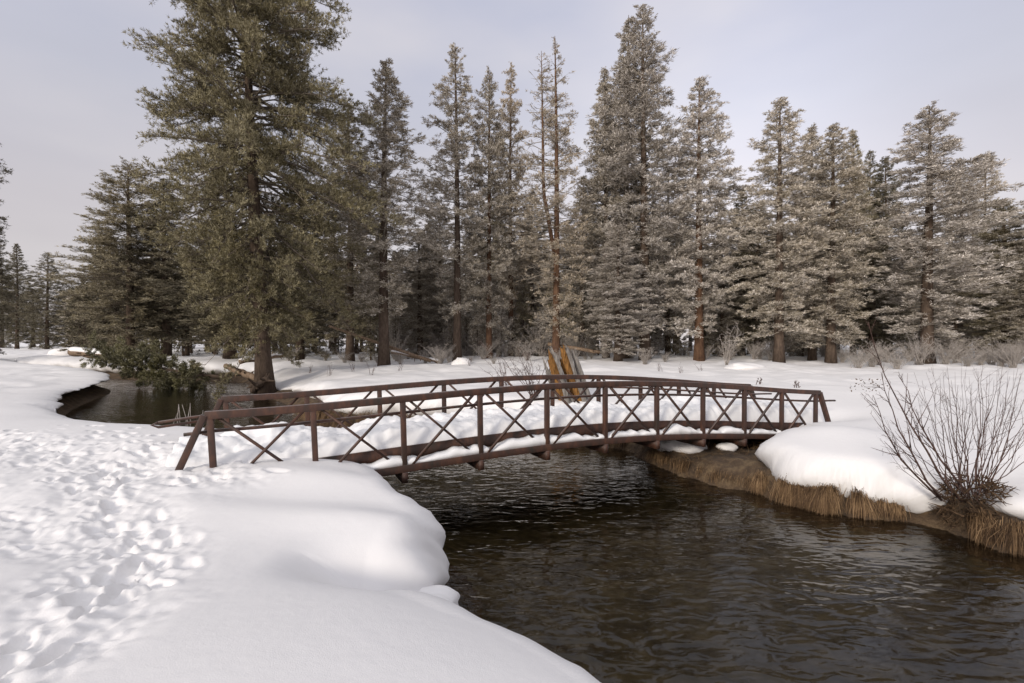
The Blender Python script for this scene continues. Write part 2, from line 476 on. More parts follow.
def inside(poly, x, y):
    c = np.zeros(x.shape, bool)
    n = len(poly)
    for i in range(n):
        x1, y1 = poly[i]; x2, y2 = poly[(i + 1) % n]
        if y1 == y2: continue
        k = (y1 > y) != (y2 > y)
        c ^= k & (x < (x2 - x1) * (y - y1) / (y2 - y1) + x1)
    return c

def nearest(curve, x, y):
    best = np.full(x.shape, 1e18); cx = np.zeros(x.shape); cy = np.zeros(x.shape)
    for (x1, y1), (x2, y2) in zip(curve[:-1], curve[1:]):
        dx, dy = x2 - x1, y2 - y1
        t = np.clip(((x - x1) * dx + (y - y1) * dy) / (dx * dx + dy * dy), 0, 1)
        px = x1 + t * dx; py = y1 + t * dy
        d = (x - px) ** 2 + (y - py) ** 2
        k = d < best
        best[k] = d[k]; cx[k] = px[k]; cy[k] = py[k]
    return np.sqrt(best), cx, cy

# footprints trodden between the camera and the bridge
fr_ = np.random.default_rng(11)
prints = []
def walk(path, n, spread, dep):
    P = catmull(path, 10)
    s = np.linspace(0, len(P) - 1.01, n)
    for k in s:
        i = int(k); p = P[i] + (P[i + 1] - P[i]) * (k - i); d = P[i + 1] - P[i]
        a = math.atan2(d[1], d[0]) + fr_.normal(0, 0.35)
        o = fr_.normal(0, spread, 2)
        prints.append((p[0] + o[0], p[1] + o[1], a, fr_.uniform(0.11, 0.19), fr_.uniform(0.05, 0.085), dep * fr_.uniform(0.35, 0.8)))
trail_a = [(-2.7, 1.3), (-2.75, 2.3), (-2.75, 2.8), (-2.95, 3.4), (-3.25, 4.0), (-3.65, 4.7), (-4.5, 5.5), (-5.6, 6.5), (-6.2, 7.5)]
trail_b = [(-4.6, 7.0), (-6.2, 7.6), (-8.2, 8.3), (-11, 9.2), (-15, 10.5), (-22, 12)]
trail_c = [(-3.5, 4.6), (-4.8, 5.0), (-6.2, 5.5), (-8.5, 6.0), (-12, 6.6)]
walk(trail_a, 26, 0.12, 0.13)
walk(trail_a[3:], 80, 0.20, 0.08)
walk(trail_b, 150, 0.5, 0.08)
walk(trail_c, 12, 0.2, 0.06)
walk([(-5.2, 8.0), (-7, 9.2), (-10, 11)], 40, 0.4, 0.10)
trail_curves = [catmull(t, 6) for t in (trail_a, trail_b, trail_c)]

def snow_h(x, y):
    """height of the snow cover away from its edges"""
    x = np.asarray(x, float); y = np.asarray(y, float)
    z = 1.30 + 0.10 * fbm(x * 0.22, y * 0.22, 1, 3)
    # the knoll the camera stands on
    z += 0.30 * sstep(5.2, 1.6, y) * sstep(2.2, -1.8, x) * sstep(60, 20, np.hypot(x, y))
    z += 0.12 * sstep(-3, -9, x) * sstep(14, 9, y)
    # soft wind drifts on the left bank
    z += 0.055 * np.sin((y * 1.0 + 0.33 * x) * 3.3 + 2.0 * fbm(x * .3, y * .3, 5, 2)) * sstep(5.4, 6.3, y) * sstep(8.2, 7.0, y) * sstep(-5.0, -3.2, x) * sstep(-0.5, -1.5, x)
    z += -0.62 * np.exp(-((y - 4.70 - .12 * (x + .7)) / np.where(y > 4.70, 0.30, 0.42)) ** 2) * sstep(-2.3, -0.9, x)
    z += 0.13 * np.exp(-(((x + 1.3) / 1.0) ** 2 + ((y - 5.55) / 0.45) ** 2))
    # right bank by the bridge end is lower, the meadow behind rises gently
    rb = sstep(4.5, 6.5, x) * sstep(18.5, 13.5, y) * sstep(15, 10, x)
    z += -0.16 * rb
    z += -0.30 * np.exp(-(((x - 9.3) / 1.0) ** 2 + ((y - 14.6) / .9) ** 2))
    z += 0.16 * np.exp(-(((x - 7.6) / 1.1) ** 2 + ((y - 11.3) / 0.8) ** 2))
    z += -0.22 * sstep(7.0, 8.6, x) * sstep(10.4, 8.6, y)
    z += 0.12 * sstep(16, 20, y) * sstep(-9, -2, x)
    z += 0.35 * sstep(26, 46, y)
    z += 0.9 * sstep(60, 160, y)
    z += 0.16 * fbm(x * .55, y * .55, 9, 3) * sstep(17, 22, y)
    z += 0.30 * np.maximum(fbm(x * .35, y * .35, 13, 3), 0) * sstep(24, 30, y)
    # low bank by the big pine
    z += -0.75 * np.exp(-(((x + 14.2) / 3.2) ** 2 + ((y - 28.6) / 3.0) ** 2))
    # left shore of the upstream pool
    z += -0.25 * np.exp(-(((x + 24) / 5) ** 2 + ((y - 27) / 6) ** 2))
    return z

def detail_h(x, y):
    """trodden snow: print by print"""
    z = np.zeros(x.shape)
    m = (y < 26) & (x < 1)
    xx, yy = x[m], y[m]
    d = np.full(xx.shape, 1e9)
    for c in trail_curves:
        d = np.minimum(d, nearest(c, xx, yy)[0])
    wobble = fbm(xx * 1.3, yy * 1.3, 21, 2) * 0.5
    tr = sstep(0.75, 0.15, d + wobble * 0.8) * sstep(0.0, 0.6, np.hypot(xx, yy))
    tr2 = sstep(1.5, 0.4, d + wobble) * sstep(5.5, 7, yy)
    zz = -0.045 * tr + np.maximum(tr * 0.9, tr2) * (0.05 * fbm(xx * 3.1, yy * 3.1, 31, 3, 0.6) + 0.042 * np.abs(fbm(xx * 8.5, yy * 8.5, 35, 2, 0.6)) + 0.02 * fbm(xx * 17, yy * 17, 37, 2))
    wob = 0.6 * fbm(xx * 6.5, yy * 6.5, 39, 3, .6); pit = np.zeros(xx.shape); rim = np.zeros(xx.shape)
    for (px, py, a, l, w, dep) in prints:
        k = np.nonzero((np.abs(xx - px) < 0.5) & (np.abs(yy - py) < 0.5))[0]
        if not len(k): continue
        dx = xx[k] - px; dy = yy[k] - py
        u = (dx * math.cos(a) + dy * math.sin(a)) / l; v = (-dx * math.sin(a) + dy * math.cos(a)) / w
        r = np.sqrt(u * u + v * v) + wob[k]
        pit[k] = np.minimum(pit[k], -dep * sstep(1.25, 0.4, r)); rim[k] = np.maximum(rim[k], dep * 0.22 * np.exp(-((r - 1.4) / 0.32) ** 2))
    z[m] = zz + pit + rim * (pit > -0.02)
    return z

# fan-shaped sheet: fine near the camera, coarse far off
NC, NR = 760, 1000
APEX = -3.0
us = np.linspace(-1.42, 1.42, NC)
ys = 3.2 * np.exp(np.linspace(0, math.log(262 / 3.2), NR)) + APEX
U_, Y_ = np.meshgrid(us, ys)
X_ = U_ * (Y_ - APEX)
gx, gy = X_.ravel(), Y_.ravel()
hole = inside(snow_hole, gx, gy)
dl, lx, ly = nearest(left_water, gx, gy)
dr, rx, ry = nearest(right_snow, gx, gy)
isl = dl < dr
d = np.where(isl, dl, dr); cx = np.where(isl, lx, rx); cy = np.where(isl, ly, ry)
d = np.where(hole, -d, d)
zt = snow_h(gx, gy) + detail_h(gx, gy)
far_fac = np.clip(np.hypot(gx, gy) / 14, 1, 3)
rd = np.where(isl, 0.62, 0.50) * (1 + 0.45 * fbm(cx * 0.8, cy * 0.8, 41, 2)) * far_fac
zb = np.where(isl, -0.06, 0.25 + 0.22 * fbm(cx * 0.9, cy * 0.9, 43, 2) - 0.20 * np.exp(-((cx - 7.35) / .55) ** 2 - ((cy - 8.8) / .5) ** 2))
zb = np.where(isl & (cy > 17), np.where(cy < 45, 0.75, .3), zb)
# the second, lower hump nearest the camera comes down further
inl = (d >= 0) & (d < rd)
th = (np.clip(d / rd, 0, 1) - 0.5) * math.pi
dn = rd * (1 - np.cos(th))
top_fall = zt
zz = (zt + zb) / 2 + (zt - zb) / 2 * np.sin(th)
lump = 0.17 * fbm(cx * 2.3, zz * 2.6 + cy * 2.3, 57, 2) * np.cos(th) * np.where(isl, .5, 1) + np.where(isl, 0.26, 0.50) * fbm(cx * 0.9 + 5, zz * 1.6 + cy * 0.9, 51, 3) * np.cos(th) + np.where(isl, 0.03, 0.09) * fbm(cx * 3.5, zz * 4 + cy * 3.5, 53, 3) * np.cos(th)
dn = dn + lump * np.where(isl, 1.0, 0.8)
nx = np.where(d > 1e-6, (gx - cx) / np.maximum(np.abs(d), 1e-6), 0); ny = np.where(d > 1e-6, (gy - cy) / np.maximum(np.abs(d), 1e-6), 0)
px = np.where(inl, cx + nx * dn, gx); py = np.where(inl, cy + ny * dn, gy)
pz = np.where(d < 0, zb, np.where(inl, zz, zt))
# a broad gentle rounding of the cover behind its edge
rnd = np.exp(-np.maximum(d - 0.0, 0) / np.where(isl, 0.75, 0.55)) * np.where(isl, 0.34, 0.20)
pz = np.where(d >= 0, pz - rnd * np.clip((pz - zb) / np.maximum(zt - zb, .1), 0, 1), pz)
V = np.stack([px, py, pz], 1)
idx = np.arange(NR * NC).reshape(NR, NC)
Fq = np.stack([idx[:-1, :-1], idx[:-1, 1:], idx[1:, 1:], idx[1:, :-1]], -1).reshape(-1, 4)
keep = (d[Fq] >= 0).all(1)
Fq = Fq[keep]
used = np.unique(Fq); remap = np.full(len(V), -1); remap[used] = np.arange(len(used))
snow = obj('snow_ground', V[used], remap[Fq], M['snow'], None, True); snow['kind'] = 'structure'

def ground_z(x, y): return float(snow_h(np.array([x]), np.array([y]))[0])

# earth below the snow: banks and bed in one sheet
NC2, NR2 = 420, 520
us = np.linspace(-1.6, 1.6, NC2)
ys = 2.6 * np.exp(np.linspace(0, math.log(266 / 2.6), NR2)) + APEX
U_, Y_ = np.meshgrid(us, ys); X_ = U_ * (Y_ - APEX)
gx, gy = X_.ravel(), Y_.ravel()
wat = inside(water_poly, gx, gy)
dl, lx, ly = nearest(left_water, gx, gy); dr, rx, ry = nearest(right_water, gx, gy)
isl = dl < dr
d = np.where(wat, -1, 1) * np.minimum(dl, dr)
ff = np.clip(np.hypot(gx, gy) / 16, 1, 3)
e_in = np.where(isl, -0.12 + 0.35 * sstep(0.55, 1.2, d / ff), 0.42 * sstep(-0.12, 0.42, d / ff) + 0.13 * fbm(gx * 2.0, gy * 2.0, 61, 5, .62))
# pool shore upstream on the left: bare cut bank
pool = isl & (gy > 17)
e_in = np.where(pool, 0.5 * sstep(-0.1, 0.4, d / ff), e_in)
bed = -0.55 * sstep(0.05, 1.8, -d) + 0.05 * fbm(gx * 1.7, gy * 1.7, 63, 4, .6) - 0.05
ez = np.where(d > -0.12, e_in - 0.02, bed)
ez = np.where(d > 2.5, ez - 0.25, ez)
idx = np.arange(NR2 * NC2).reshape(NR2, NC2)
Fq = np.stack([idx[:-1, :-1], idx[:-1, 1:], idx[1:, 1:], idx[1:, :-1]], -1).reshape(-1, 4)
under = (d[Fq] < -0.35).all(1)
ebm = mesh('bank', np.stack([gx, gy, ez], 1), Fq, True)
ebm.materials.append(M['earth']); ebm.materials.append(M['bed'])
ebm.polygons.foreach_set('material_index', under.astype(np.int32))
bank = link('bank', ebm); bank['kind'] = 'structure'

# water: one sheet at z = 0 inside the banks
wx = np.linspace(-80, 62, 72); wy = np.linspace(-36, 118, 78)
WX, WY = np.meshgrid(wx, wy)
idx = np.arange(WX.size).reshape(WX.shape)
Fq = np.stack([idx[:-1, :-1], idx[:-1, 1:], idx[1:, 1:], idx[1:, :-1]], -1).reshape(-1, 4)
cxm = WX.ravel()[Fq].mean(1); cym = WY.ravel()[Fq].mean(1)
near_w = inside(water_poly, cxm, cym) | (np.minimum(nearest(left_water, cxm, cym)[0], nearest(right_water, cxm, cym)[0]) < 2.6)
water = obj('water', np.stack([WX.ravel(), WY.ravel(), np.zeros(WX.size)], 1), Fq[near_w], M['water'], None, True)
water['kind'] = 'structure'

# ------------------------------------------------------------------ the bridge
br = thing('footbridge', 'arched rust-brown steel truss footbridge carrying snow across the stream', 'bridge', (0, 0, 0))
along = np.array([BDX, BDY, 0.0]); across = np.array([-BDY, BDX, 0.0])
ts = np.linspace(-1.08, 9.13, 48)
RH, RWD = 0.125, 0.10
CH = 0.14
def lean(t): return -0.05 * max(0, 3 - t) / 4 + 0.012 * max(0, t - 5) / 4
for v in (0.0, BW):
    sgn = 1 if v == 0 else -1
    # top rail with its sloping ends is one bent tube; the ends are parts of their own
    mb = MB(); sweep_rect(mb, [B(t, v, zr(t) - RH / 2) for t in ts], RWD, RH, across)
    bevel(mb.build('top_rail', M['steel'], br), 0.012)
    for t0, t1 in ((-1.08, -1.47), (9.13, 9.58)):
        mb = MB(); beam(mb, B(t0, v, zr(t0) - RH / 2 + .004), B(t1, v, zc(t0) - 0.1), RWD - .004, RH, across)
        beam_end = mb.build('end_post', M['steel'], br); bevel(beam_end, 0.01)
    mb = MB(); tc_ = np.linspace(-1.4, 8.16, 40)
    sweep_rect(mb, [B(t, v, zc(t) + CH / 2) for t in tc_], 0.10, CH, across)
    bevel(mb.build('bottom_chord', M['steel'], br), 0.01)
    for t in range(-1, 10):
        mb = MB(); tt = t + (0.02 if t == -1 else 0)
        beam(mb, B(tt, v, zc(t) + (0.0 if t > 8 else 0.003)), B(tt + lean(t), v, zr(t) - RH + 0.003), 0.092, 0.092, across)
        bevel(mb.build('post', M['steel'], br), 0.006)
    for t in range(-1, 9):
        a0, a1 = t + 0.09, t + 0.91
        for (p, q, off) in ((a0, a1, 0.022), (a1, a0, -0.022)):
            mb = MB()
            zlo = zc(q) + CH - .01; zhi = zr(p) - RH + .01
            beam(mb, B(p + lean(t), v + off * sgn, zhi), B(q, v + off * sgn, zlo), 0.042, 0.05, across)
            mb.build('brace', M['steel'], br)
    # toe plate inboard of the truss
    mb = MB(); tt = np.linspace(-1.3, 8.9, 40)
    sweep_rect(mb, [B(t, v + sgn * 0.20, zc(t) + 0.315) for t in tt], 0.03, 0.235, across)
    mb.build('toe_plate', M['steel'], br)
    # pipe handrail, carried past both ends of the truss
    vv = v + sgn * 0.11
    P = [B(t, vv, zr(t) - 0.33) for t in np.linspace(-1.0, 9.15, 40)]
    L_end = [B(-1.27, vv, zr(-1) - .36)]
    if v > 0: L_end = [B(-1.75, vv, zr(-1) - .44), B(-1.4, vv, zr(-1) - .38)]
    R_end = [B(9.55, vv, zr(9) - .36), B(9.75, vv, zr(9) - .375)]
    mb = MB(); add_tube(mb, L_end + P + R_end, 0.028, 8)
    if v > 0:
        add_tube(mb, [B(-1.75, vv, zr(-1) - .44), B(-1.82, vv, zr(-1) - .48), B(-1.75, vv, zr(-1) - .525), B(-1.2, vv, zr(-1) - .44)], 0.026, 8)
    mb.build('handrail', M['steel'], br, True)
# floor beams carried below the chords
for t in range(0, 9):
    mb = MB()
    z = zc(t)
    h = 0.20
    pa, pb = B(t, -0.055, 0), B(t, BW + 0.055, 0)
    # web tapered at both ends
    prof = [(-0.055, z - 0.003), (-0.055, z - h * .95), (0.10, z - h), (BW - 0.10, z - h), (BW + 0.055, z - h * .95), (BW + 0.055, z - 0.003)]
    n = len(prof)
    Vv = [B(t - 0.033, v, zz_) for v, zz_ in prof] + [B(t + 0.033, v, zz_) for v, zz_ in prof]
    mb.add(Vv, [[i, (i + 1) % n, n + (i + 1) % n, n + i] for i in range(n)])
    mb.F.setdefault(n, []).append(np.array([list(range(n))[::-1], list(range(n, 2 * n))]))
    mb.build('floor_beam', M['steel'], br)
# timber decking below the snow
mb = MB()
for t in np.arange(-1.28, 8.86, 0.105):
    p = B(t, 0.225, zc(t) + 0.22); q = B(t, BW - 0.225, zc(t) + 0.22)
    beam(mb, p, q, 0.145, 0.045)
mb.build('decking', M['plank'], br)

# snow lying on the deck and along the chords
nt, nv = 360, 40
tg = np.linspace(-1.45, 9.35, nt); vg = np.linspace(0.222, BW - 0.222, nv)
Tg, Vg = np.meshgrid(tg, vg, indexing='ij')
base = zc(Tg) + 0.262
fv = (Vg - 0.222) / (BW - 0.444)
dep = 0.31 + 0.18 * sstep(4, 8, Tg) + (0.06 + 0.14 * sstep(4.5, 7, Tg)) * fv + 0.14 * sstep(0.6, -0.6, Tg) * sstep(0.1, .6, fv)
sx = Tg * BS; sy = Vg
dep = dep + 0.15 * fbm(sx * 0.9, sy * 0.9, 71, 3) + 0.11 * fbm(sx * 3.0, sy * 3.0, 73, 3, .6) + 0.05 * fbm(sx * 8.0, sy * 8.0, 77, 3, .6) + 0.03
dep -= 0.07 * np.exp(-((fv - 0.55 - .1 * np.sin(sx * .5)) / 0.16) ** 2) * (0.6 + 0.9 * (fbm(sx * 2.2, sy * 2.2, 75, 2)))
edge = np.minimum(fv, 1 - fv)
dep = 0.10 + (dep - 0.10) * (1 - (1 - np.clip(edge / 0.16, 0, 1)) ** 2.5) + 0.02
Pt = np.stack([BX0 + BDX * BS * Tg - BDY * Vg, BY0 + BDY * BS * Tg + BDX * Vg, base + np.maximum(dep, 0.05)], -1).reshape(-1, 3)
Pb = Pt.copy(); Pb[:, 2] = base.ravel()
idx = np.arange(nt * nv).reshape(nt, nv)
top = np.stack([idx[:-1, :-1], idx[1:, :-1], idx[1:, 1:], idx[:-1, 1:]], -1).reshape(-1, 4)
nn = nt * nv
ring = np.concatenate([idx[:, 0], idx[-1, 1:], idx[::-1, -1][1:], idx[0, ::-1][1:-1]])
r2 = np.roll(ring, -1)
side = np.stack([r2, ring, ring + nn, r2 + nn], 1)
mb = MB(); mb.add(np.concatenate([Pt, Pb]), np.concatenate([top, top[:, ::-1] + nn, side]))
# ledges of snow on the bottom chords
for v in (0.0, BW):
    sgn = 1 if v == 0 else -1
    tg = np.linspace(-.5, 7.98, 400)
    for_h = np.maximum(0.09 + 0.16 * fbm(tg * 2.4, tg * 0 + v, 81, 3, .6) + .02, 0.0)
    prof = [(-0.03, 0.0), (-0.035, .55), (0.0, .92), (0.06, 1.0), (0.12, 1.05), (0.175, 1.1), (0.178, 0.0)]
    rows = []
    for a, hh in prof:
        w = (0.035 * fbm(tg * 6, tg * 0 + a * 9, 83, 2)) if 0 <= hh < 1 and a < 0.1 else 0
        rows.append(np.stack([BX0 + BDX * BS * tg - BDY * (v + sgn * (a - w)), BY0 + BDY * BS * tg + BDX * (v + sgn * (a - w)), zc(tg) + CH + hh * for_h - 0.004 * (hh == 0)], 1))
    Vv = np.stack(rows, 1).reshape(-1, 3); k = len(prof)
    i = np.arange(len(tg) - 1)[:, None] * k; j = np.arange(k)[None]
    j2 = (j + 1) % k
    Fq = np.stack([i + j, i + j2, i + k + j2, i + k + j], -1).reshape(-1, 4)
    if sgn > 0: Fq = Fq[:, ::-1]
    mb.add(Vv, Fq)
dsn = mb.build('deck_snow', M['deck_snow'], None, True); dsn['kind'] = 'stuff'
dsn['label'] = 'trodden white snow heaped on the footbridge deck and lying along its chords'

# a leftover patch of snow on the bare bank below the bridge
def blob(name, c, r, mat, seed, n=24, m=14):
    a = np.linspace(0, 2 * np.pi, n, endpoint=False); b = np.linspace(-0.5 * np.pi, 0.5 * np.pi, m)
    A, Bb = np.meshgrid(a, b)
    x = np.cos(Bb) * np.cos(A); y = np.cos(Bb) * np.sin(A); z = np.sin(Bb)
    k = 1 + 0.5 * fbm(x * 1.3 + z + seed, y * 1.3 + seed, seed, 3)
    Vv = np.stack([c[0] + x * r[0] * k, c[1] + y * r[1] * k, c[2] + z * r[2] * k], -1).reshape(-1, 3)
    idx = np.arange(n * m).reshape(m, n)
    Fq = np.stack([idx[:-1], np.roll(idx[:-1], -1, 1), np.roll(idx[1:], -1, 1), idx[1:]], -1).reshape(-1, 4)
    return obj(name, Vv, Fq, mat, None, True)
o = blob('snow_patch', (4.65, 13.0, 0.46), (0.62, 0.42, 0.22), M['snow'], 5); o['kind'] = 'structure'
o = blob('snow_patch', (-.86, 4.92, 0.60), (.32, .24, .15), M['snow'], 11); o['kind'] = 'structure'
o = blob('snow_patch', (5.75, 12.9, 0.46), (0.26, 0.18, 0.11), M['snow'], 8); o['kind'] = 'structure'

# ------------------------------------------------------------------ trees
def conifer(seed, H=20.0, Rm=2.6, hb=0.12, nb=150, shape=0.85, droop=0.25, e0=-12, e1=50, dens=7.0, tufts=3, blades=8, bl=0.20, bw=0.026,
            trunk_r=0.19, bend=0.08, irregular=0.28, inner=0.18, twin=False, dead=0.0, upt=0.45, bare=0.0):
    """returns (trunk mesh with limbs and twigs, crown mesh of needle tufts)"""
    g = np.random.default_rng(seed)
    mbk = MB()
    n = 16
    hs = np.linspace(0, 1, n)
    off = np.stack([np.sin(hs * 3.1 + g.uniform(0, 6)) * bend * hs, np.sin(hs * 2.3 + g.uniform(0, 6)) * bend * hs], 1)
    axis = np.concatenate([off - off[:1], (hs * H)[:, None]], 1)
    rr = trunk_r * (1 - hs) ** 0.85 + 0.012
    rr[0] *= 1.35
    ax2 = axis.copy(); ax2[0, 2] = -0.6
    add_tube(mbk, ax2, rr, 9)
    if twin:
        k = hs > 0.3
        add_tube(mbk, axis[k] * np.array([1, 1, .96]) + np.stack([np.minimum((hs[k] - .3) * 4, 1) * .62, hs[k] * 0, hs[k] * 0], 1), rr[k] * .8, 7)
    ntr = sum(len(f) for f in mbk.F[4])
    # limbs
    u = (np.arange(nb) + g.random(nb)) / nb
    h = hb + (0.985 - hb) * (u ** 0.9)
    az = np.arange(nb) * 2.39996 + g.normal(0, 0.5, nb)
    sect = 1 + irregular * np.sin(az * 1.0 + g.uniform(0, 6) + h * 5) * 0.6
    rel = (1 - h) / (1 - hb)
    prof = np.minimum(rel ** shape, 1.0) * (0.36 + 0.64 * sstep(1.0, 0.52, rel)) + 0.012
    L = Rm * prof * sect * g.uniform(1 - irregular * 1.6, 1 + irregular * 0.6, nb)
    L = np.maximum(L, 0.07)
    el = np.radians(e0 + (e1 - e0) * h ** 1.6 + 14 * sstep(0.85, 1.0, h) + g.normal(0, 15, nb))
    el = np.minimum(el, np.radians(64))
    Z = h * H
    bx = np.interp(h, hs, axis[:, 0]); by = np.interp(h, hs, axis[:, 1])
    base = np.stack([bx, by, Z], 1)
    if twin:
        tw = (g.random(nb) < .5) & (h > .34); base[tw, 0] += np.minimum((h[tw] - .3) * 4, 1) * .62; base[tw, 2] *= .96
    dirh = np.stack([np.cos(az), np.sin(az), np.zeros(nb)], 1)
    def pt(i, s):
        z = L[i] * (np.tan(el[i]) * s - droop * s ** 2 + droop * 0.75 * s ** 3 * rel[i])
        p = base[i] + dirh[i] * (L[i] * s)[:, None]
        p[:, 2] += z
        return p
    I = np.arange(nb); sq = [0, .35, .7, 1.0]
    for a, b in zip(sq[:-1], sq[1:]):
        P0 = pt(I, np.full(nb, a)); P1 = pt(I, np.full(nb, b))
        r0 = (0.012 + 0.013 * L) * (1 - a * .85); r1 = (0.012 + 0.013 * L) * (1 - b * .85)
        V_, F_ = cones(P0, P1, r0, r1, 4); mbk.add(V_, F_)
    # twigs
    nt = np.maximum((L * dens * g.uniform(.7, 1.3, nb)).astype(int), 4)
    I = np.repeat(np.arange(nb), nt)
    s = inner + (1 - inner) * g.random(len(I)) ** 0.8
    P = pt(I, s)
    sgn = np.where(g.random(len(I)) < .5, -1, 1)
    ang = az[I] + sgn * g.uniform(0.2, 1.3, len(I)) * (1 - 0.55 * s)
    tl = np.minimum(0.32 * L[I] * (1.12 - 0.65 * s), 0.75) * g.uniform(.5, 1.2, len(I)) + 0.02 + 0.09 * np.minimum(L[I] / 0.9, 1)
    D = np.stack([np.cos(ang), np.sin(ang), g.normal(0.08, 0.46, len(I)) + 0.25 * h[I]], 1); D = norm(D)
    Q = P + D * tl[:, None]
    V_, F_ = cones(P, Q, 0.011, 0.005, 3); mbk.add(V_, F_)
    alive = g.random(len(I)) > dead
    if bare > 0:
        alive &= ~((np.cos(az[I] - 0.2) > 0.35) & (g.random(len(I)) < bare))
    I, P, Q, D, tl, s = I[alive], P[alive], Q[alive], D[alive], tl[alive], s[alive]
    # needle tufts along the twigs
    TP, TD = [], []
    for k in range(tufts):
        f = 1.0 - (k / tufts) * 0.75 + g.normal(0, .05, len(P))
        TP.append(P + (Q - P) * f[:, None] + g.normal(0, 0.045, P.shape)); TD.append(D)
    TP = np.concatenate(TP); TD = np.concatenate(TD)
    m = len(TP)
    dv = norm(TD[:, None] * 0.75 + g.normal(0, 0.62, (m, blades, 3)) + np.array([0, 0, upt]))
    ln = bl * g.uniform(.6, 1.15, (m, blades, 1)) * np.tile(0.42 + 0.58 * sstep(0.99, 0.80, h[I]), tufts)[:, None, None]
    root = TP[:, None] + g.normal(0, 0.02, (m, blades, 3))
    tip = root + dv * ln
    sv = norm(np.cross(dv, g.normal(0, 1, (m, blades, 3)))) * (bw * g.uniform(.7, 1.3, (m, blades, 1)))
    midp = root + dv * ln * 0.45
    Vt = np.stack([root, midp + sv, tip, midp - sv], 2).reshape(-1, 3)
    Fq = np.arange(len(Vt)).reshape(-1, 4)
    tm = mbk.me('trunk', True)
    nq = sum(len(f) for f in mbk.F[4]); mi = np.zeros(len(tm.polygons), np.int32); mi[ntr:nq] = 1
    tm['slots'] = 2; tm.materials.append(None); tm.materials.append(None); tm.polygons.foreach_set('material_index', mi)
    return tm, mesh('crown', Vt, Fq)

PX = lambda px, D: (px - 512) / F * D
protos = {}
def proto(key, **kw):
    protos[key] = (*conifer(**kw), kw.get('H', 20.0), kw.get('Rm', 2.6))
FB = dict(bl=0.185, bw=0.0125, blades=10, tufts=3)
proto('spire0', seed=1, shape=0.84, hb=0.08, nb=330, dens=9.5, irregular=0.24, **FB)
proto('spire1', seed=2, hb=0.11, nb=290, shape=0.82, irregular=0.28, dens=9.5, **FB)
proto('spire2', seed=3, hb=0.06, nb=330, shape=0.88, irregular=0.2, dens=9.5, **FB)
proto('spire3', seed=4, hb=0.11, nb=280, shape=0.8, irregular=0.30, e0=-18, dens=9.5, **FB)
proto('sparse0', seed=5, hb=0.17, nb=250, shape=0.84, irregular=0.34, e0=-8, dens=9, bend=0.1, **FB)
proto('sparse1', seed=6, hb=0.15, nb=220, shape=0.84, irregular=0.36, e0=-14, dens=9, bend=0.1, **FB)
proto('bare0', seed=7, hb=0.08, nb=300, shape=0.8, irregular=0.28, e0=-14, e1=52, dens=12, tufts=3, blades=6, bl=0.16, bw=0.012, dead=0.25, bare=0.75, twin=True, trunk_r=0.17)
proto('broad0', seed=8, hb=0.02, nb=310, Rm=3.4, shape=0.8, irregular=0.26, droop=0.3, e0=-20, dens=8.5, **FB)
proto('broad1', seed=9, hb=0.03, nb=300, Rm=3.2, shape=0.62, irregular=0.26, e0=-10, dens=8.5, **FB)
proto('small0', seed=10, H=8, Rm=2.3, hb=0.02, nb=120, shape=0.8, trunk_r=0.09, bl=0.2, bw=0.032, dens=8, tufts=2, blades=7)
proto('small1', seed=11, H=8, Rm=2.6, hb=0.02, nb=110, shape=0.6, trunk_r=0.09, bl=0.2, bw=0.032, dens=8, tufts=2, blades=7, irregular=.5)
proto('back0', seed=12, hb=0.10, nb=130, shape=0.8, irregular=0.35, dens=6, tufts=3, blades=6, bl=0.29, bw=0.055)
proto('back1', seed=13, hb=0.14, nb=120, shape=0.7, irregular=0.42, dens=6, tufts=3, blades=6, bl=0.29, bw=0.055)

_cache = {}
def with_mat(me, mat, twig=None):
    k = (me.name, mat.name, twig.name if twig else '')
    if k not in _cache:
        c = me.copy(); mi = np.zeros(len(me.polygons), np.int32); me.polygons.foreach_get('material_index', mi)
        c.materials.clear(); c.materials.append(mat)
        if twig: c.materials.append(twig); c.polygons.foreach_set('material_index', mi)
        _cache[k] = c
    return _cache[k]

tr_ = random.Random(5)
def tree(name, px, D, ytop, hw, key, fol, brk, label, group, rot=None, tilt=0.0):
    tm, cm, H, Rm = protos[key]
    x = PX(px, D); gz = ground_z(x, D) - 0.03
    Ht = (341.5 - ytop) * D / F + CZ - gz
    r = hw * D / F * (1.0 if key[:4] in ('back', 'smal') else 1.24)
    t = thing(name, label, 'tree', (x, D, gz), tr_.uniform(0, 6.28) if rot is None else rot, group)
    t.rotation_euler[1] = tilt
    t.scale = (r / Rm, r / Rm, Ht / H)
    link('trunk', with_mat(tm, M[brk], M['rimelimb'] if fol in ('rime', 'frost', 'rust') else M['limb']), None, t)
    link('crown', with_mat(cm, M[fol]), None, t)
    return t

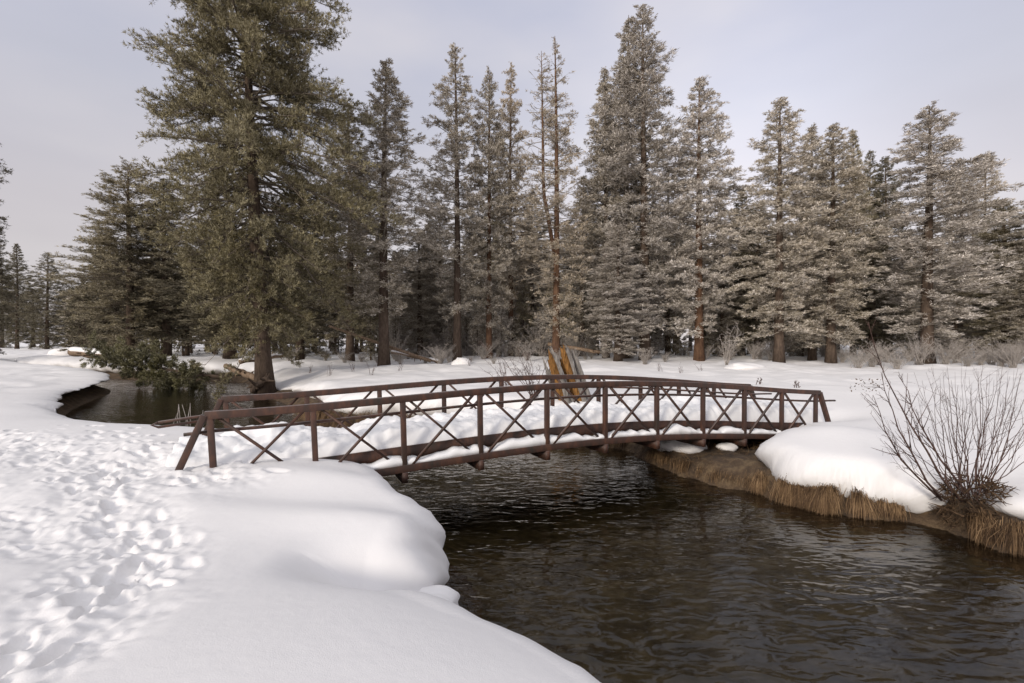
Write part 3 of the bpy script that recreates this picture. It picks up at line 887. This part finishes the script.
G = 'snow dusted pines standing along the edge of the wood'
front = [
 # px, D, ytop, half width, proto, foliage, bark, label
 (130, 47, 163, 56, 'broad1', 'pine', 'bark', 'dark broad pine standing behind the left side of the giant pine'),
 (166, 49, 178, 45, 'spire3', 'dark', 'bark', 'dark pine half hidden behind the lower left branches of the giant pine'),
 (384, 36, 60, 58, 'sparse0', 'frost', 'bark', 'olive pine with bare grey lower trunk just right of the giant pine'),
 (350, 42, 102, 44, 'spire1', 'pine', 'bark', 'olive pine showing between the giant pine and the pine with bare grey trunk'),
 (457, 41, 43, 44, 'sparse1', 'frost', 'bark', 'thin open pine with narrow pointed top and gaps between its branches'),
 (489, 43, 70, 33, 'spire3', 'frost', 'redbark', 'brownish frosted pine beside the thin open pine'),
 (511, 47, 64, 30, 'sparse1', 'rust', 'redbark', 'slim brown topped pine behind the brownish frosted pine'),
 (556, 40, 37, 46, 'bare0', 'rust', 'redbark', 'half bare twin topped pine with a reddish trunk behind the split stump'),
 (606, 44, 68, 36, 'spire1', 'frost', 'bark', 'dark topped frosted pine left of the tallest pines'),
 (645, 42, 4, 56, 'spire3', 'rime', 'bark', 'tallest frosted pine, its tip almost at the top of the photo'),
 (626, 45, 15, 44, 'sparse0', 'frost', 'bark', 'second tallest frosted pine, leaning against the tallest one'),
 (699, 40, 78, 50, 'spire1', 'rime', 'redbark', 'frosted pine with red brown lower trunk right of the tallest pine'),
 (742, 51, 188, 34, 'spire2', 'dark', 'bark', 'short dark pine in the gap right of the red brown trunk'),
 (779, 36, 97, 52, 'spire3', 'frost', 'bark', 'frosted pine with a bare dark trunk foot behind the right bridge rail'),
 (812, 41, 124, 38, 'spire2', 'frost', 'bark', 'left one of two blunt topped frosted pines growing close together'),
 (831, 37, 124, 50, 'spire0', 'frost', 'bark', 'right one of two blunt topped frosted pines, full to the ground'),
 (853, 50, 129, 27, 'spire2', 'pine', 'bark', 'narrow dark pointed pine behind the two blunt topped pines'),
 (869, 53, 150, 24, 'spire1', 'dark', 'bark', 'slim dark pine to the right of the narrow pointed pine'),
 (886, 52, 156, 30, 'spire0', 'dark', 'bark', 'dark pine just left of the wide rimed pine'),
 (927, 36, 107, 64, 'spire3', 'rime', 'bark', 'wide rimed grey pine with brown trunk beyond the bare willow'),
 (962, 47, 157, 30, 'spire1', 'rime', 'bark', 'pale frosted pine tucked behind the wide rimed pine'),
 (984, 50, 152, 29, 'sparse1', 'frost', 'bark', 'slim frosted pine with clear gaps near the right edge'),
 (1004, 40, 198, 44, 'spire2', 'pine', 'bark', 'dense dark pine cut by the right edge of the picture'),
 (1052, 37, 170, 60, 'broad0', 'frost', 'bark', 'pine whose left branches reach in at the right edge of the picture'),
]
for i, (px_, D, yt, hw, key, fol, brk, lab) in enumerate(front):
    tree('pine_tree', px_, D, yt, hw, key, fol, brk, lab, G)
# left edge and the far left wood
tree('pine_tree', -54, 45, 30, 44, 'sparse0', 'dark', 'bark', 'dark pine at the left edge, only its branch tips showing', G)
tree('pine_tree', -14, 46, 205, 24, 'broad1', 'dark', 'bark', 'dark low branched pine at the left edge under the branch tips', G)
FG = 'dark distant pines beyond the left snow field'
for (px_, D, yt, hw, lab) in [(17, 92, 243, 17, 'thin dark distant pine near the left edge of the snow field'),
                              (47, 88, 252, 25, 'tallest bushy dark distant pine beyond the left snow field'),
                              (70, 98, 280, 22, 'dark distant pine touching the broad pine on its right'),
                              (33, 105, 288, 20, 'low dark distant pine between two taller ones at the far left'),
                              (2, 100, 268, 22, 'distant dark pine cut by the left edge of the picture'),
                              (88, 104, 292, 24, 'low distant pine at the foot of the broad dark pine')]:
    tree('pine_tree', px_, D, yt, hw, 'spire2' if hw < 21 else 'broad0', 'dark', 'bark', lab, FG)

# shorter pines filling the wood's edge
UG = 'young pines filling the gaps in the wood edge'
for k, (px_, D, yt, hw, fol, lab) in enumerate([
    (420, 47, 232, 36, 'frost', 'low olive pine between the bare grey trunk and the thin open pine'),
    (300, 43, 190, 52, 'dark', 'dark pine hidden low behind the right side of the giant pine'),
    (532, 50, 190, 34, 'frost', 'lower frosted pine between the brown topped pine and the half bare pine'),
    (582, 50, 175, 34, 'frost', 'lower frosted pine right of the half bare twin topped pine'),
    (668, 50, 168, 36, 'rime', 'lower rimed pine between the tallest pine and the red brown trunk'),
    (722, 47, 232, 30, 'frost', 'low frosted pine right of the red brown trunk'),
    (757, 46, 205, 34, 'dark', 'low dark pine left of the bare dark trunk foot'),
    (800, 47, 230, 36, 'frost', 'low frosted pine behind the gap of the two blunt topped pines'),
    (872, 46, 232, 38, 'dark', 'low dark pine in the shade left of the wide rimed pine'),
    (955, 43, 250, 36, 'frost', 'low frosted pine right of the wide rimed pine'),
    (440, 52, 205, 32, 'frost', 'frosted pine behind the thin open pine'),
    (618, 39, 225, 42, 'rime', 'bushy rimed young pine at the feet of the tallest pines'),
    (230, 44, 215, 60, 'dark', 'dark pine hidden behind the middle of the giant pine')]):
    tree('pine_tree', px_, D, yt, hw, ('spire0', 'broad1', 'spire2')[k % 3], fol, 'bark', lab, UG)

BG = 'pines deep in the wood behind the front row'
bgr = random.Random(21)
n_back = 0
for row, (D0_, step, y0, y1) in enumerate([(58, 23, 215, 275), (72, 21, 225, 280), (92, 19, 245, 290)]):
    px_ = 78 + row * 9
    while px_ < 1090:
        D = D0_ + bgr.uniform(-5, 6)
        yt = bgr.uniform(y0, y1)
        if 470 < px_ < 720 or 760 < px_ < 860: yt -= 25
        if px_ < 100: yt = max(yt, 285)
        tree('pine_tree', px_ + bgr.uniform(-8, 8), D, yt, bgr.uniform(22, 32), bgr.choice(['back0', 'back1']), bgr.choice(['dark', 'pine', 'frost', 'pine'] if px_ < 330 else ['frost', 'pine', 'frost', 'rime', 'rime']), 'bark',
             'pine deep in the wood, half hidden behind the front row of pines', BG)
        px_ += step; n_back += 1

YG = 'small young pines in the shade of the wood'
for k in range(38):
    px_ = 80 + k * 26 + bgr.uniform(-5, 5); D = bgr.uniform(44, 62)
    if 610 < px_ < 640 and D < 50: D = 55
    yt = bgr.uniform(262, 318)
    tree('young_pine', px_, D, yt, bgr.uniform(14, 25), bgr.choice(['small0', 'small1']), bgr.choice(['pine', 'frost', 'rime', 'rime'] if px_ > 380 else ['dark', 'pine', 'pine']), 'bark',
         'small young pine standing in the shade under the taller pines of the wood', YG)

for k in range(15):
    tree('young_pine', 392 + k * 12 + bgr.uniform(-4, 4), bgr.uniform(45, 53), bgr.uniform(292, 328), bgr.uniform(12, 20), bgr.choice(['small0', 'small1']), bgr.choice(['frost', 'rime']), 'bark',
         'small young pine standing in the shade under the taller pines of the wood', YG)

# the giant pine by the pool
BD = 28.5
gx0 = PX(265, BD); gz0 = ground_z(gx0, BD)
tm, cm = conifer(seed=42, H=28.5, Rm=6.9, hb=0.11, nb=470, shape=0.36, droop=0.40, e0=-26, e1=42, dens=10.0, tufts=3, blades=11, bl=0.22, bw=0.014,
                 trunk_r=0.46, bend=0.35, irregular=0.36, inner=0.25, upt=0.55)
big = thing('pine_tree', 'giant olive green pine standing at the pool edge, reaching above the frame', 'tree', (gx0, BD, gz0 - 0.1), 2.0, G)
big.rotation_euler = (0, R(-3.0), 0)
link('trunk', with_mat(tm, M['bark'], M['limb']), None, big); link('crown', cm, M['bigpine'], big)

# green bushy pine leaning over the pool
tm, cm = conifer(seed=50, H=8.6, Rm=2.0, hb=0.05, nb=150, shape=0.5, droop=0.2, e0=12, e1=50, dens=11, tufts=4, blades=10, bl=0.22, bw=0.016, trunk_r=0.12, irregular=0.6, inner=0.15, upt=0.2)
bx, by = PX(218, 34.6), 34.6
t = thing('leaning_pine', 'low green bushy pine leaning flat over the pool left of the giant pine', 'tree', (bx, by, 0.75))
t.rotation_euler = (0, R(-81), R(4))
link('trunk', with_mat(tm, M['bark'], M['limb']), None, t); link('crown', cm, M['green'], t)

# ------------------------------------------------------------------ shrubs
def shrub_mesh(seed, n=26, h=1.6, spread=0.6, sub=7, r=0.012, curve=0.3):
    g = np.random.default_rng(seed); mb = MB()
    for i in range(n):
        az = g.uniform(0, 6.28); lean_ = g.uniform(0.05, spread); L = h * g.uniform(.5, 1.05)
        d0 = np.array([math.cos(az) * lean_, math.sin(az) * lean_, 1.0])
        s = np.linspace(0, 1, 6)
        P = np.stack([d0[0] * L * (s + curve * s * s), d0[1] * L * (s + curve * s * s), L * (s - .12 * s * s)], 1) + np.array([g.normal(0, .08), g.normal(0, .08), 0])
        P[1:] += g.normal(0, .02 * L, (5, 3))
        add_tube(mb, P, r * (1.05 - s * .8), 4)
        for k in range(sub):
            f = g.uniform(.25, .98); p = np.array([np.interp(f, s, P[:, c]) for c in range(3)])
            q = norm(np.array([g.normal(), g.normal(), g.uniform(.2, 1.2)])) * L * g.uniform(.12, .32) * (1.1 - f * .5)
            mid = p + q * .5 + g.normal(0, .02, 3)
            V_, F_ = cones(np.array([p, mid]), np.array([mid, p + q]), np.array([r * .5, r * .35]), np.array([r * .35, r * .15]), 3); mb.add(V_, F_)
            for kk in range(2):
                e_ = p + q * g.uniform(.3, .9); V_, F_ = cones(e_[None], (e_ + norm(g.normal(0, 1, 3) + np.array([0, 0, .6])) * L * .1)[None], r * .3, r * .12, 3); mb.add(V_, F_)
    return mb.me('stems')
sh = [shrub_mesh(s, 30, 1.7, 0.75, 9, 0.016) for s in (60, 61, 62)]
for m_ in sh: m_.materials.append(M['rimetwig'])
SG = 'rimed shrubs along the foot of the wood'
sr = random.Random(8)
spots = []
for px_ in range(845, 1060, 11): spots.append((px_ + sr.uniform(-4, 4), sr.uniform(32, 38), sr.uniform(1.4, 2.3)))
for px_ in range(395, 845, 8): spots.append((px_ + sr.uniform(-6, 6), sr.uniform(36, 52), sr.uniform(.6, 2.0)))
for px_ in range(385, 600, 13): spots.append((px_ + sr.uniform(-5, 5), sr.uniform(45, 50), sr.uniform(2.2, 3.8)))
for px_ in range(285, 395, 18): spots.append((px_ + sr.uniform(-6, 6), sr.uniform(36, 44), sr.uniform(.9, 1.6)))
for i, (px_, D, h_) in enumerate(spots):
    x = PX(px_, D)
    o = link('shrub', sh[i % 3], None, None)
    o.location = (x, D, ground_z(x, D) - 0.05); o.rotation_euler = (0, 0, sr.uniform(0, 6.28)); o.scale = (h_ / 1.7,) * 3
    zone = 'pale rimed bare shrub in the thicket under the wide rimed pine at the right' if px_ > 845 else ('pale rimed bare shrub at the foot of the pines behind the bridge' if px_ > 395 else 'thin rimed bare shrub on the snow right of the giant pine')
    tag(o, zone, 'shrub', SG + (' right' if px_ > 845 else ' middle' if px_ > 395 else ' left'))

# bare willow on the right bank
wx0, wy0 = 7.95, 8.35
wz0 = 0.42
wil = thing('willow_shrub', 'bare many-stemmed willow shrub rooted in the right bank above the water', 'shrub', (wx0, wy0, wz0))
g = np.random.default_rng(70)
def willow_stem(P, r0, subs, fine, g):
    mb = MB(); s = np.linspace(0, 1, len(P))
    add_tube(mb, P, r0 * (1.03 - .86 * s), 6)
    L = np.linalg.norm(P[-1] - P[0])
    for k in range(subs):
        f = g.uniform(.28, .95); p = np.array([np.interp(f, s, P[:, c]) for c in range(3)])
        tdir = norm(P[-1] - P[0])
        q = norm(tdir + g.normal(0, .42, 3)) * L * g.uniform(.10, .28) * (1.15 - f * .6)
        ps = np.array([p, p + q * .5 + g.normal(0, .012, 3), p + q]); add_tube(mb, ps, np.array([.5, .35, .15]) * r0 * (1.1 - .6 * f), 4)
        for kk in range(fine):
            e_ = p + q * g.uniform(.3, 1); V_, F_ = cones(e_[None], (e_ + norm(q / np.linalg.norm(q) + g.normal(0, .6, 3)) * g.uniform(.04, .12))[None], r0 * .16, r0 * .06, 3); mb.add(V_, F_)
    return mb
# (tip px, tip py, tip depth)
tips = [(868, 322, 8.4), (881, 372, 8.0), (873, 395, 7.9), (866, 398, 8.6), (898, 375, 8.9), (905, 392, 8.2), (914, 372, 8.7), (922, 380, 8.1), (931, 367, 8.5), (940, 378, 9.0),
        (947, 366, 8.2), (955, 372, 8.8), (962, 362, 8.4), (969, 377, 8.0), (976, 368, 8.7), (983, 364, 8.3), (990, 372, 8.9), (997, 370, 8.1), (1003, 362, 8.6), (1010, 376, 8.3),
        (1018, 368, 8.8), (1026, 380, 8.2), (1034, 392, 8.6), (1048, 402, 8.4), (1040, 372, 8.7), (1060, 420, 8.2), (887, 420, 7.9), (880, 438, 8.2), (1015, 402, 7.8), (958, 385, 7.7),
        (935, 395, 7.7), (926, 372, 8.9), (943, 370, 8.0), (951, 380, 8.6), (966, 369, 8.9), (972, 384, 8.2), (987, 376, 8.6), (1007, 382, 8.0), (1021, 374, 8.5), (918, 398, 8.8), (902, 405, 8.3), (994, 380, 8.5), (1014, 370, 8.2), (978, 371, 8.1), (982, 388, 7.8), (912, 410, 7.7), (1000, 392, 8.9)]
for i, (tx, ty, td) in enumerate(tips):
    tip = np.array([PX(tx, td), td, CZ + (341.5 - ty) / F * td]) - np.array([wx0, wy0, wz0])
    b0 = np.array([g.normal(0, .16) + (tip[0]) * .12, g.normal(0, .10), g.uniform(0.05, .3)])
    s = np.linspace(0, 1, 8)[:, None]
    bow = np.array([tip[0] * .12, tip[1] * .1, 0]) * (4 * s * (1 - s)) * np.array([1.0, 1, 0])
    P = b0 + (tip - b0) * s + bow * .8 + np.array([0, 0, 1.0]) * 0.10 * np.linalg.norm(tip[:2]) * (4 * s * (1 - s)) * -0.3
    P[1:-1] += g.normal(0, .018, (6, 3))
    big_ = i in (0, 1, 2, 4)
    mb = willow_stem(P, 0.019 if big_ else g.uniform(.006, .010), 13 if big_ else 6, 3 if i < 5 else 2, g)
    mb.build('stem', M['twig'], wil, True)
# clump of old leaves and litter caught round the foot of the stems
mb = MB()
for k in range(600):
    a = g.uniform(0, 6.28); rr = 0.50 * math.sqrt(g.random()); p = np.array([math.cos(a) * rr * 1.0, math.sin(a) * rr * .75 - .08, g.uniform(-.42, .62) * (1.15 - rr)])
    d_ = norm(np.array([math.cos(a) * .8, math.sin(a) * .8 - .2, g.uniform(-.9, .7)]) + g.normal(0, .5, 3)); L = g.uniform(.08, .24)
    V_, F_ = cones(p[None], (p + d_ * L)[None], g.uniform(.006, .018), .003, 3); mb.add(V_, F_)
mb.build('leaf_litter', M['deadleaf'], wil)
# dead leaves still on the longest twig
mb = MB()
for k in range(46):
    c = np.array([PX(868 + g.uniform(-14, 14), 7.9), 7.9 + g.normal(0, .08), CZ + (341.5 - 383 - g.uniform(-5, 8)) / F * 7.9]) - np.array([wx0, wy0, wz0])
    d_ = norm(g.normal(0, 1, 3) + np.array([0, 0, -1])) * g.uniform(.025, .05); s_ = norm(np.cross(d_, g.normal(0, 1, 3))) * .011
    mb.add([c, c + d_ * .5 + s_, c + d_, c + d_ * .5 - s_], [[0, 1, 2, 3]])
mb.build('catkin', M['deadleaf'], wil)

# bare bush beside the split stump, stalks by the bridge end, small sprigs in the meadow
def lone_shrub(name, px_, D, h_, seed, label, n=14, spread=.8, mat='twig', sub=5, r=.012):
    x = PX(px_, D); o = link(name, shrub_mesh(seed, n, h_, spread, sub, r), M[mat], None)
    o.location = (x, D, ground_z(x, D) - .05); return tag(o, label, 'shrub')
lone_shrub('bare_bush', 533, 17.3, 2.2, 80, 'bare brown bush left of the split stump behind the bridge', 16, .85)
lone_shrub('bare_bush', 506, 20.5, 1.3, 81, 'low bare arching bush on the snow left of the split stump', 12, 1.1)
lone_shrub('sapling', 757, 21.0, .62, 82, 'tiny dark sapling poking out of the snow above the right bridge rail', 3, .3, 'twig', 8, .02)
lone_shrub('sapling', 797, 19.5, .40, 83, 'shorter dark twig poking out of the snow near the right bridge end', 3, .4, 'twig', 8, .02)
lone_shrub('sapling', 727, 34, 3.4, 84, 'frosted leafless young tree standing alone on the meadow', 7, .35, 'rimetwig', 14, .03)
for k, (px_, D, h_) in enumerate([(330, 30, 1.0), (352, 31, .8), (372, 29, 1.1), (400, 31, .9), (310, 32, .8), (470, 33, .8), (660, 30, .8), (682, 29, .7), (700, 31, .6)]):
    o = lone_shrub('twiggy_plant', px_, D, h_, 90 + k, 'thin leafless plant stems standing in the snowy meadow behind the bridge', 5, .5, 'twig', 3, .010)
    o['group'] = 'thin leafless plants in the snowy meadow'
mb = MB(); g = np.random.default_rng(99)
for k in range(8):
    px_ = g.uniform(166, 205); D = g.uniform(13.0, 14.5); x = PX(px_, D); z = 0.7
    h_ = g.uniform(.55, 1.0); add_tube(mb, [(x, D, z - .4), (x + g.normal(0, .02), D, z + h_ * .5), (x + g.normal(0, .06), D, z + h_)], np.array([.013, .010, .006]), 5)
o = mb.build('reeds', M['rimetwig']); o['kind'] = 'stuff'; o['label'] = 'few pale dead reed stalks at the water behind the left bridge end'

# ------------------------------------------------------------------ dry grass along the right bank
def grass_along(curve, a, b, n, seed, lo=.28, hi=.55, z0=.44, ins=.22, splay=.30):
    g = np.random.default_rng(seed)
    n = int(n * 2.0); c = curve[a:b]; seg = np.linalg.norm(np.diff(c, axis=0), axis=1); cs = np.concatenate([[0], np.cumsum(seg)])
    s = g.random(n) * cs[-1]
    dens = vnoise(s * 1.1, s * 0, seed) + .5
    s = s[g.random(n) < .35 + dens * .9]; n = len(s)
    x = np.interp(s, cs, c[:, 0]); y = np.interp(s, cs, c[:, 1])
    i = np.clip(np.searchsorted(cs, s) - 1, 0, len(seg) - 1)
    tx = np.diff(c[:, 0])[i] / seg[i]; ty = np.diff(c[:, 1])[i] / seg[i]
    ox, oy = -ty, tx                                   # towards the water
    mid = c.mean(0); 
    if not inside(water_poly, np.array([c[len(c) // 2][0] + ox[0] * .0 + (-np.diff(c[:, 1])[len(seg) // 2] / seg[len(seg) // 2]) * .3]), np.array([c[len(c) // 2][1] + np.diff(c[:, 0])[len(seg) // 2] / seg[len(seg) // 2] * .3]))[0]:
        ox, oy = -ox, -oy
    # blades gather in tussocks that spill over the edge
    nt_ = max(int(cs[-1] / .13), 2); tc_ = np.sort(g.random(nt_)) * cs[-1]; tc_ = tc_ + .12 * np.sin(tc_ * 5); th_ = g.normal(0, 1, nt_); ta_ = g.normal(0, .35, nt_)
    k_ = g.integers(0, nt_, n); s = np.clip(tc_[k_] + g.normal(0, .05, n), 0, cs[-1])
    x = np.interp(s, cs, c[:, 0]); y = np.interp(s, cs, c[:, 1])
    tuft = th_[k_]
    r = g.random(n)
    p0 = np.stack([x - ox * ins * r, y - oy * ins * r, z0 * (.72 + .30 * r) + .05 * tuft + g.normal(0, .045, n)], 1)
    L = g.uniform(lo * .6, hi, n) * np.clip(1 + .28 * tuft, .35, 1.7) * np.where(g.random(n) < .12, 1.35, 1.0)
    side = g.normal(0, .55, n) + ta_[k_]
    spl = splay * g.uniform(.5, 1.7, n)
    od = np.stack([ox + tx * side, oy + ty * side, np.zeros(n)], 1)
    up_ = np.array([0, 0, 1])
    p1 = p0 + od * (L * spl * .55)[:, None] + up_ * (L * g.uniform(.02, .16, n))[:, None]
    p2 = p0 + od * (L * spl)[:, None] - up_ * (L * g.uniform(.22, .48, n))[:, None]
    p3 = p0 + od * (L * spl * 1.15)[:, None] - up_ * (L * g.uniform(.6, 1.0, n))[:, None]
    p3[:, 2] = np.maximum(p3[:, 2], -.03); p2[:, 2] = np.maximum(p2[:, 2], .02)
    w = (g.uniform(.0016, .0042, n))[:, None] * np.stack([tx, ty, 0 * tx], 1)
    Vv = np.stack([p0 - w, p0 + w, p1 - w, p1 + w, p2 - w * .8, p2 + w * .8, p3], 1).reshape(-1, 3)
    o = np.arange(n) * 7
    Q = np.concatenate([np.stack([o, o + 1, o + 3, o + 2], 1), np.stack([o + 2, o + 3, o + 5, o + 4], 1)])
    T = np.stack([o + 4, o + 5, o + 6], 1)
    return Vv, [Q, T]
def idx_near(curve, x, y): return int(np.argmin(np.hypot(curve[:, 0] - x, curve[:, 1] - y)))
parts = [((9.9, 6.4), (7.66, 8.05), 8000, 1, .26, .52, .40), ((6.35, 9.2), (5.4, 10.45), 5500, 2, .20, .44, .34), ((7.2, 8.83), (6.4, 9.15), 1800, 7, .16, .34, .28), ((5.4, 10.45), (3.7, 13.6), 700, 3, .15, .34, .30),
         ((3.4, 14.6), (-1, 16.6), 2500, 4, .2, .45, .4), ((-3.2, 17.3), (-9.5, 21.6), 5200, 5, .35, .7, .5)]
VV, Q4, T3, n0 = [], [], [], 0
for (a, b, n, sd, lo, hi, z0) in parts:
    ia, ib = idx_near(right_water, *a), idx_near(right_water, *b)
    Vv, (Q, T) = grass_along(right_water, min(ia, ib), max(ia, ib) + 1, n, 200 + sd, lo, hi, z0)
    VV.append(Vv); Q4.append(Q + n0); T3.append(T + n0); n0 += len(Vv)
o = obj('dry_grass', np.concatenate(VV), [np.concatenate(Q4), np.concatenate(T3)], M['grass'])
o['kind'] = 'stuff'; o['label'] = 'straw coloured dry grass hanging from the right bank over the water'

g = np.random.default_rng(150); mb = MB()
n_ = 900; tt_ = g.uniform(5.0, 8.6, n_); vv_ = g.uniform(-0.5, 2.2, n_)
q_ = np.array([B(a, b, 0) for a, b in zip(tt_, vv_)])
ok = ~inside(water_poly, q_[:, 0], q_[:, 1]); q_ = q_[ok]
q_[:, 2] = 0.30 + g.uniform(-.06, .12, len(q_))
d_ = norm(g.normal(0, 1, (len(q_), 3)) * np.array([1, 1, .55]) + np.array([0, 0, .25])) * g.uniform(.08, .32, (len(q_), 1))
V_, F_ = cones(q_, q_ + d_, .005, .002, 3); mb.add(V_, F_)
o = mb.build('dead_stems', M['grass']); o['kind'] = 'stuff'; o['label'] = 'dead stems and litter on the bare bank below the bridge'

# ------------------------------------------------------------------ dead wood
sx0, sy0 = PX(576, 17.0), 17.0
sz0 = ground_z(sx0, sy0) - .15
st = thing('broken_stump', 'split orange and grey dead tree stump leaning left behind the bridge', 'tree stump', (sx0, sy0, sz0))
g = np.random.default_rng(120)
def slab(p0, p1, w, th, mat, seed, ragged=.16):
    g = np.random.default_rng(seed); p0 = np.array(p0, float); p1 = np.array(p1, float)
    d_ = norm(p1 - p0); s_ = norm(np.cross(d_, [0, 1, 0])); n_ = np.cross(s_, d_)
    L = np.linalg.norm(p1 - p0); k = 7; rows = 10
    Vv = []
    for f in np.linspace(0, 1, rows):
        for side_ in (0, 1):
            for j in range(k):
                a = (j / (k - 1) - .5) * w * (1.1 - .35 * f) + g.normal(0, .008)
                th_ = th * (1 - (2 * j / (k - 1) - 1) ** 2 * .7) * (1.1 - .5 * f)
                e_ = L * f + (g.normal(0, ragged) - abs(j - k / 2) * .03 if f == 1 and side_ == 0 else 0)
                if side_ == 1 and f == 1: e_ = L - .05 + (Vv[-k] - p0) @ d_ - L
                Vv.append(p0 + d_ * e_ + s_ * a + n_ * (th_ / 2 if side_ == 0 else -th_ / 2) + g.normal(0, .006, 3))
    Vv = np.array(Vv); idx = np.arange(rows * 2 * k).reshape(rows, 2 * k)
    ringi = list(range(k)) + list(range(2 * k - 1, k - 1, -1))
    r_ = idx[:, ringi]; r2 = np.roll(r_, -1, 1)
    Fq = np.stack([r_[:-1], r2[:-1], r2[1:], r_[1:]], -1).reshape(-1, 4)
    capt = np.stack([idx[-1, :k - 1], idx[-1, 1:k], idx[-1, k + 1:], idx[-1, k:-1]], 1)
    mb = MB(); mb.add(Vv, np.concatenate([Fq, capt]))
    return mb.build('slab', mat, st)
def sp(px_, py_, dd=0): D = 17.0 + dd; return np.array([PX(px_, D), D, CZ + (341.5 - py_) / F * D]) - np.array([sx0, sy0, sz0])
slab(sp(569, 417, .1), sp(549, 352, .25), .34, .20, M['orangewood'], 1)
slab(sp(577, 417, -.1), sp(553, 349, -.05), .16, .14, M['greywood'], 2)
slab(sp(587, 418, 0), sp(561, 347, .05), .30, .20, M['orangewood'], 3)
slab(sp(590, 417, -.12), sp(566, 346, -.1), .15, .12, M['greywood'], 4)
slab(sp(594, 418, .15), sp(573, 350, .2), .24, .16, M['greywood'], 5)
slab(sp(563, 416, .3), sp(546, 366, .4), .26, .14, M['greywood'], 6)
slab(sp(581, 417, .3), sp(563, 356, .35), .4, .16, M['orangewood'], 7, .22)
slab(sp(572, 417, -.2), sp(561, 376, -.22), .2, .12, M['greywood'], 8, .2)

def log(px0, py0, D0_, px1, py1, D1_, r0, r1, label, mat='log', name='fallen_log', stubs=4, seed=0, snowcap=False):
    g = np.random.default_rng(seed)
    a = np.array([PX(px0, D0_), D0_, CZ + (341.5 - py0) / F * D0_]); b = np.array([PX(px1, D1_), D1_, CZ + (341.5 - py1) / F * D1_])
    c = (a + b) / 2
    s = np.linspace(0, 1, 9)[:, None]
    P = a + (b - a) * s; P[1:-1] += g.normal(0, r0 * .18, (7, 3))
    mb = MB(); add_tube(mb, P - c, np.linspace(r0, r1, 9) * g.uniform(.92, 1.08, 9), 9)
    for k in range(stubs):
        f = g.uniform(.15, .95); p = a + (b - a) * f - c; q = norm(g.normal(0, 1, 3)) * g.uniform(.3, .8)
        V_, F_ = cones(p[None], (p + q)[None], r1 * .5, r1 * .2, 5); mb.add(V_, F_)
    o = mb.build(name, M[mat], None, True); o.location = c
    tag(o, label, 'log')
    if snowcap:
        mb = MB(); add_tube(mb, P - c + np.array([0, 0, r0 * .55]), np.linspace(r0, r1, 9) * .95 * g.uniform(.8, 1.1, 9), 9)
        mb.build('snow_cap', M['snow'], o, True)
    return o
log(329, 326, 37.2, 431, 361, 38, .09, .14, 'pale dead trunk leaning across the foot of the pines right of the giant pine', 'log', stubs=6, seed=1)
log(392, 352, 39.5, 440, 362, 38.5, .15, .12, 'short fallen log lying in snow behind the bare grey trunk', 'log', seed=2, snowcap=True)
log(226, 366, 31, 258, 379, 28.5, .16, .22, 'broken brown log lying on the pool bank at the giant pine', 'log', seed=3, stubs=7)
log(240, 362, 30, 284, 355, 33, .14, .12, 'snowy log jutting from the bank behind the giant pine trunk', 'log', seed=4, snowcap=True)
log(72, 352, 42, 108, 356, 40, .34, .30, 'snow topped log lying by the far end of the pool', 'log', seed=5, snowcap=True)
log(250, 391, 27.8, 268, 378, 28.0, .16, .22, 'dark root snag at the water below the giant pine', 'bark', 'root_snag', stubs=14, seed=6)
log(548, 344, 41, 600, 352, 40, .16, .14, 'thin log lying in the snow under the half bare pine', 'log', seed=7)

# twigs of driftwood and mounds of snow in the meadow
def mound(px_, D, rx_, rz_, seed):
    x = PX(px_, D); o = blob('snow_mound', (x, D, ground_z(x, D) - .02), (rx_, rx_ * .8, rz_), M['snow'], seed); o['kind'] = 'structure'
for k, (px_, D, rx_, rz_) in enumerate([(460, 36, .8, .5), (745, 33, 1.3, .3), (66, 58, 1.6, .8)]):
    mound(px_, D, rx_, rz_, 130 + k)
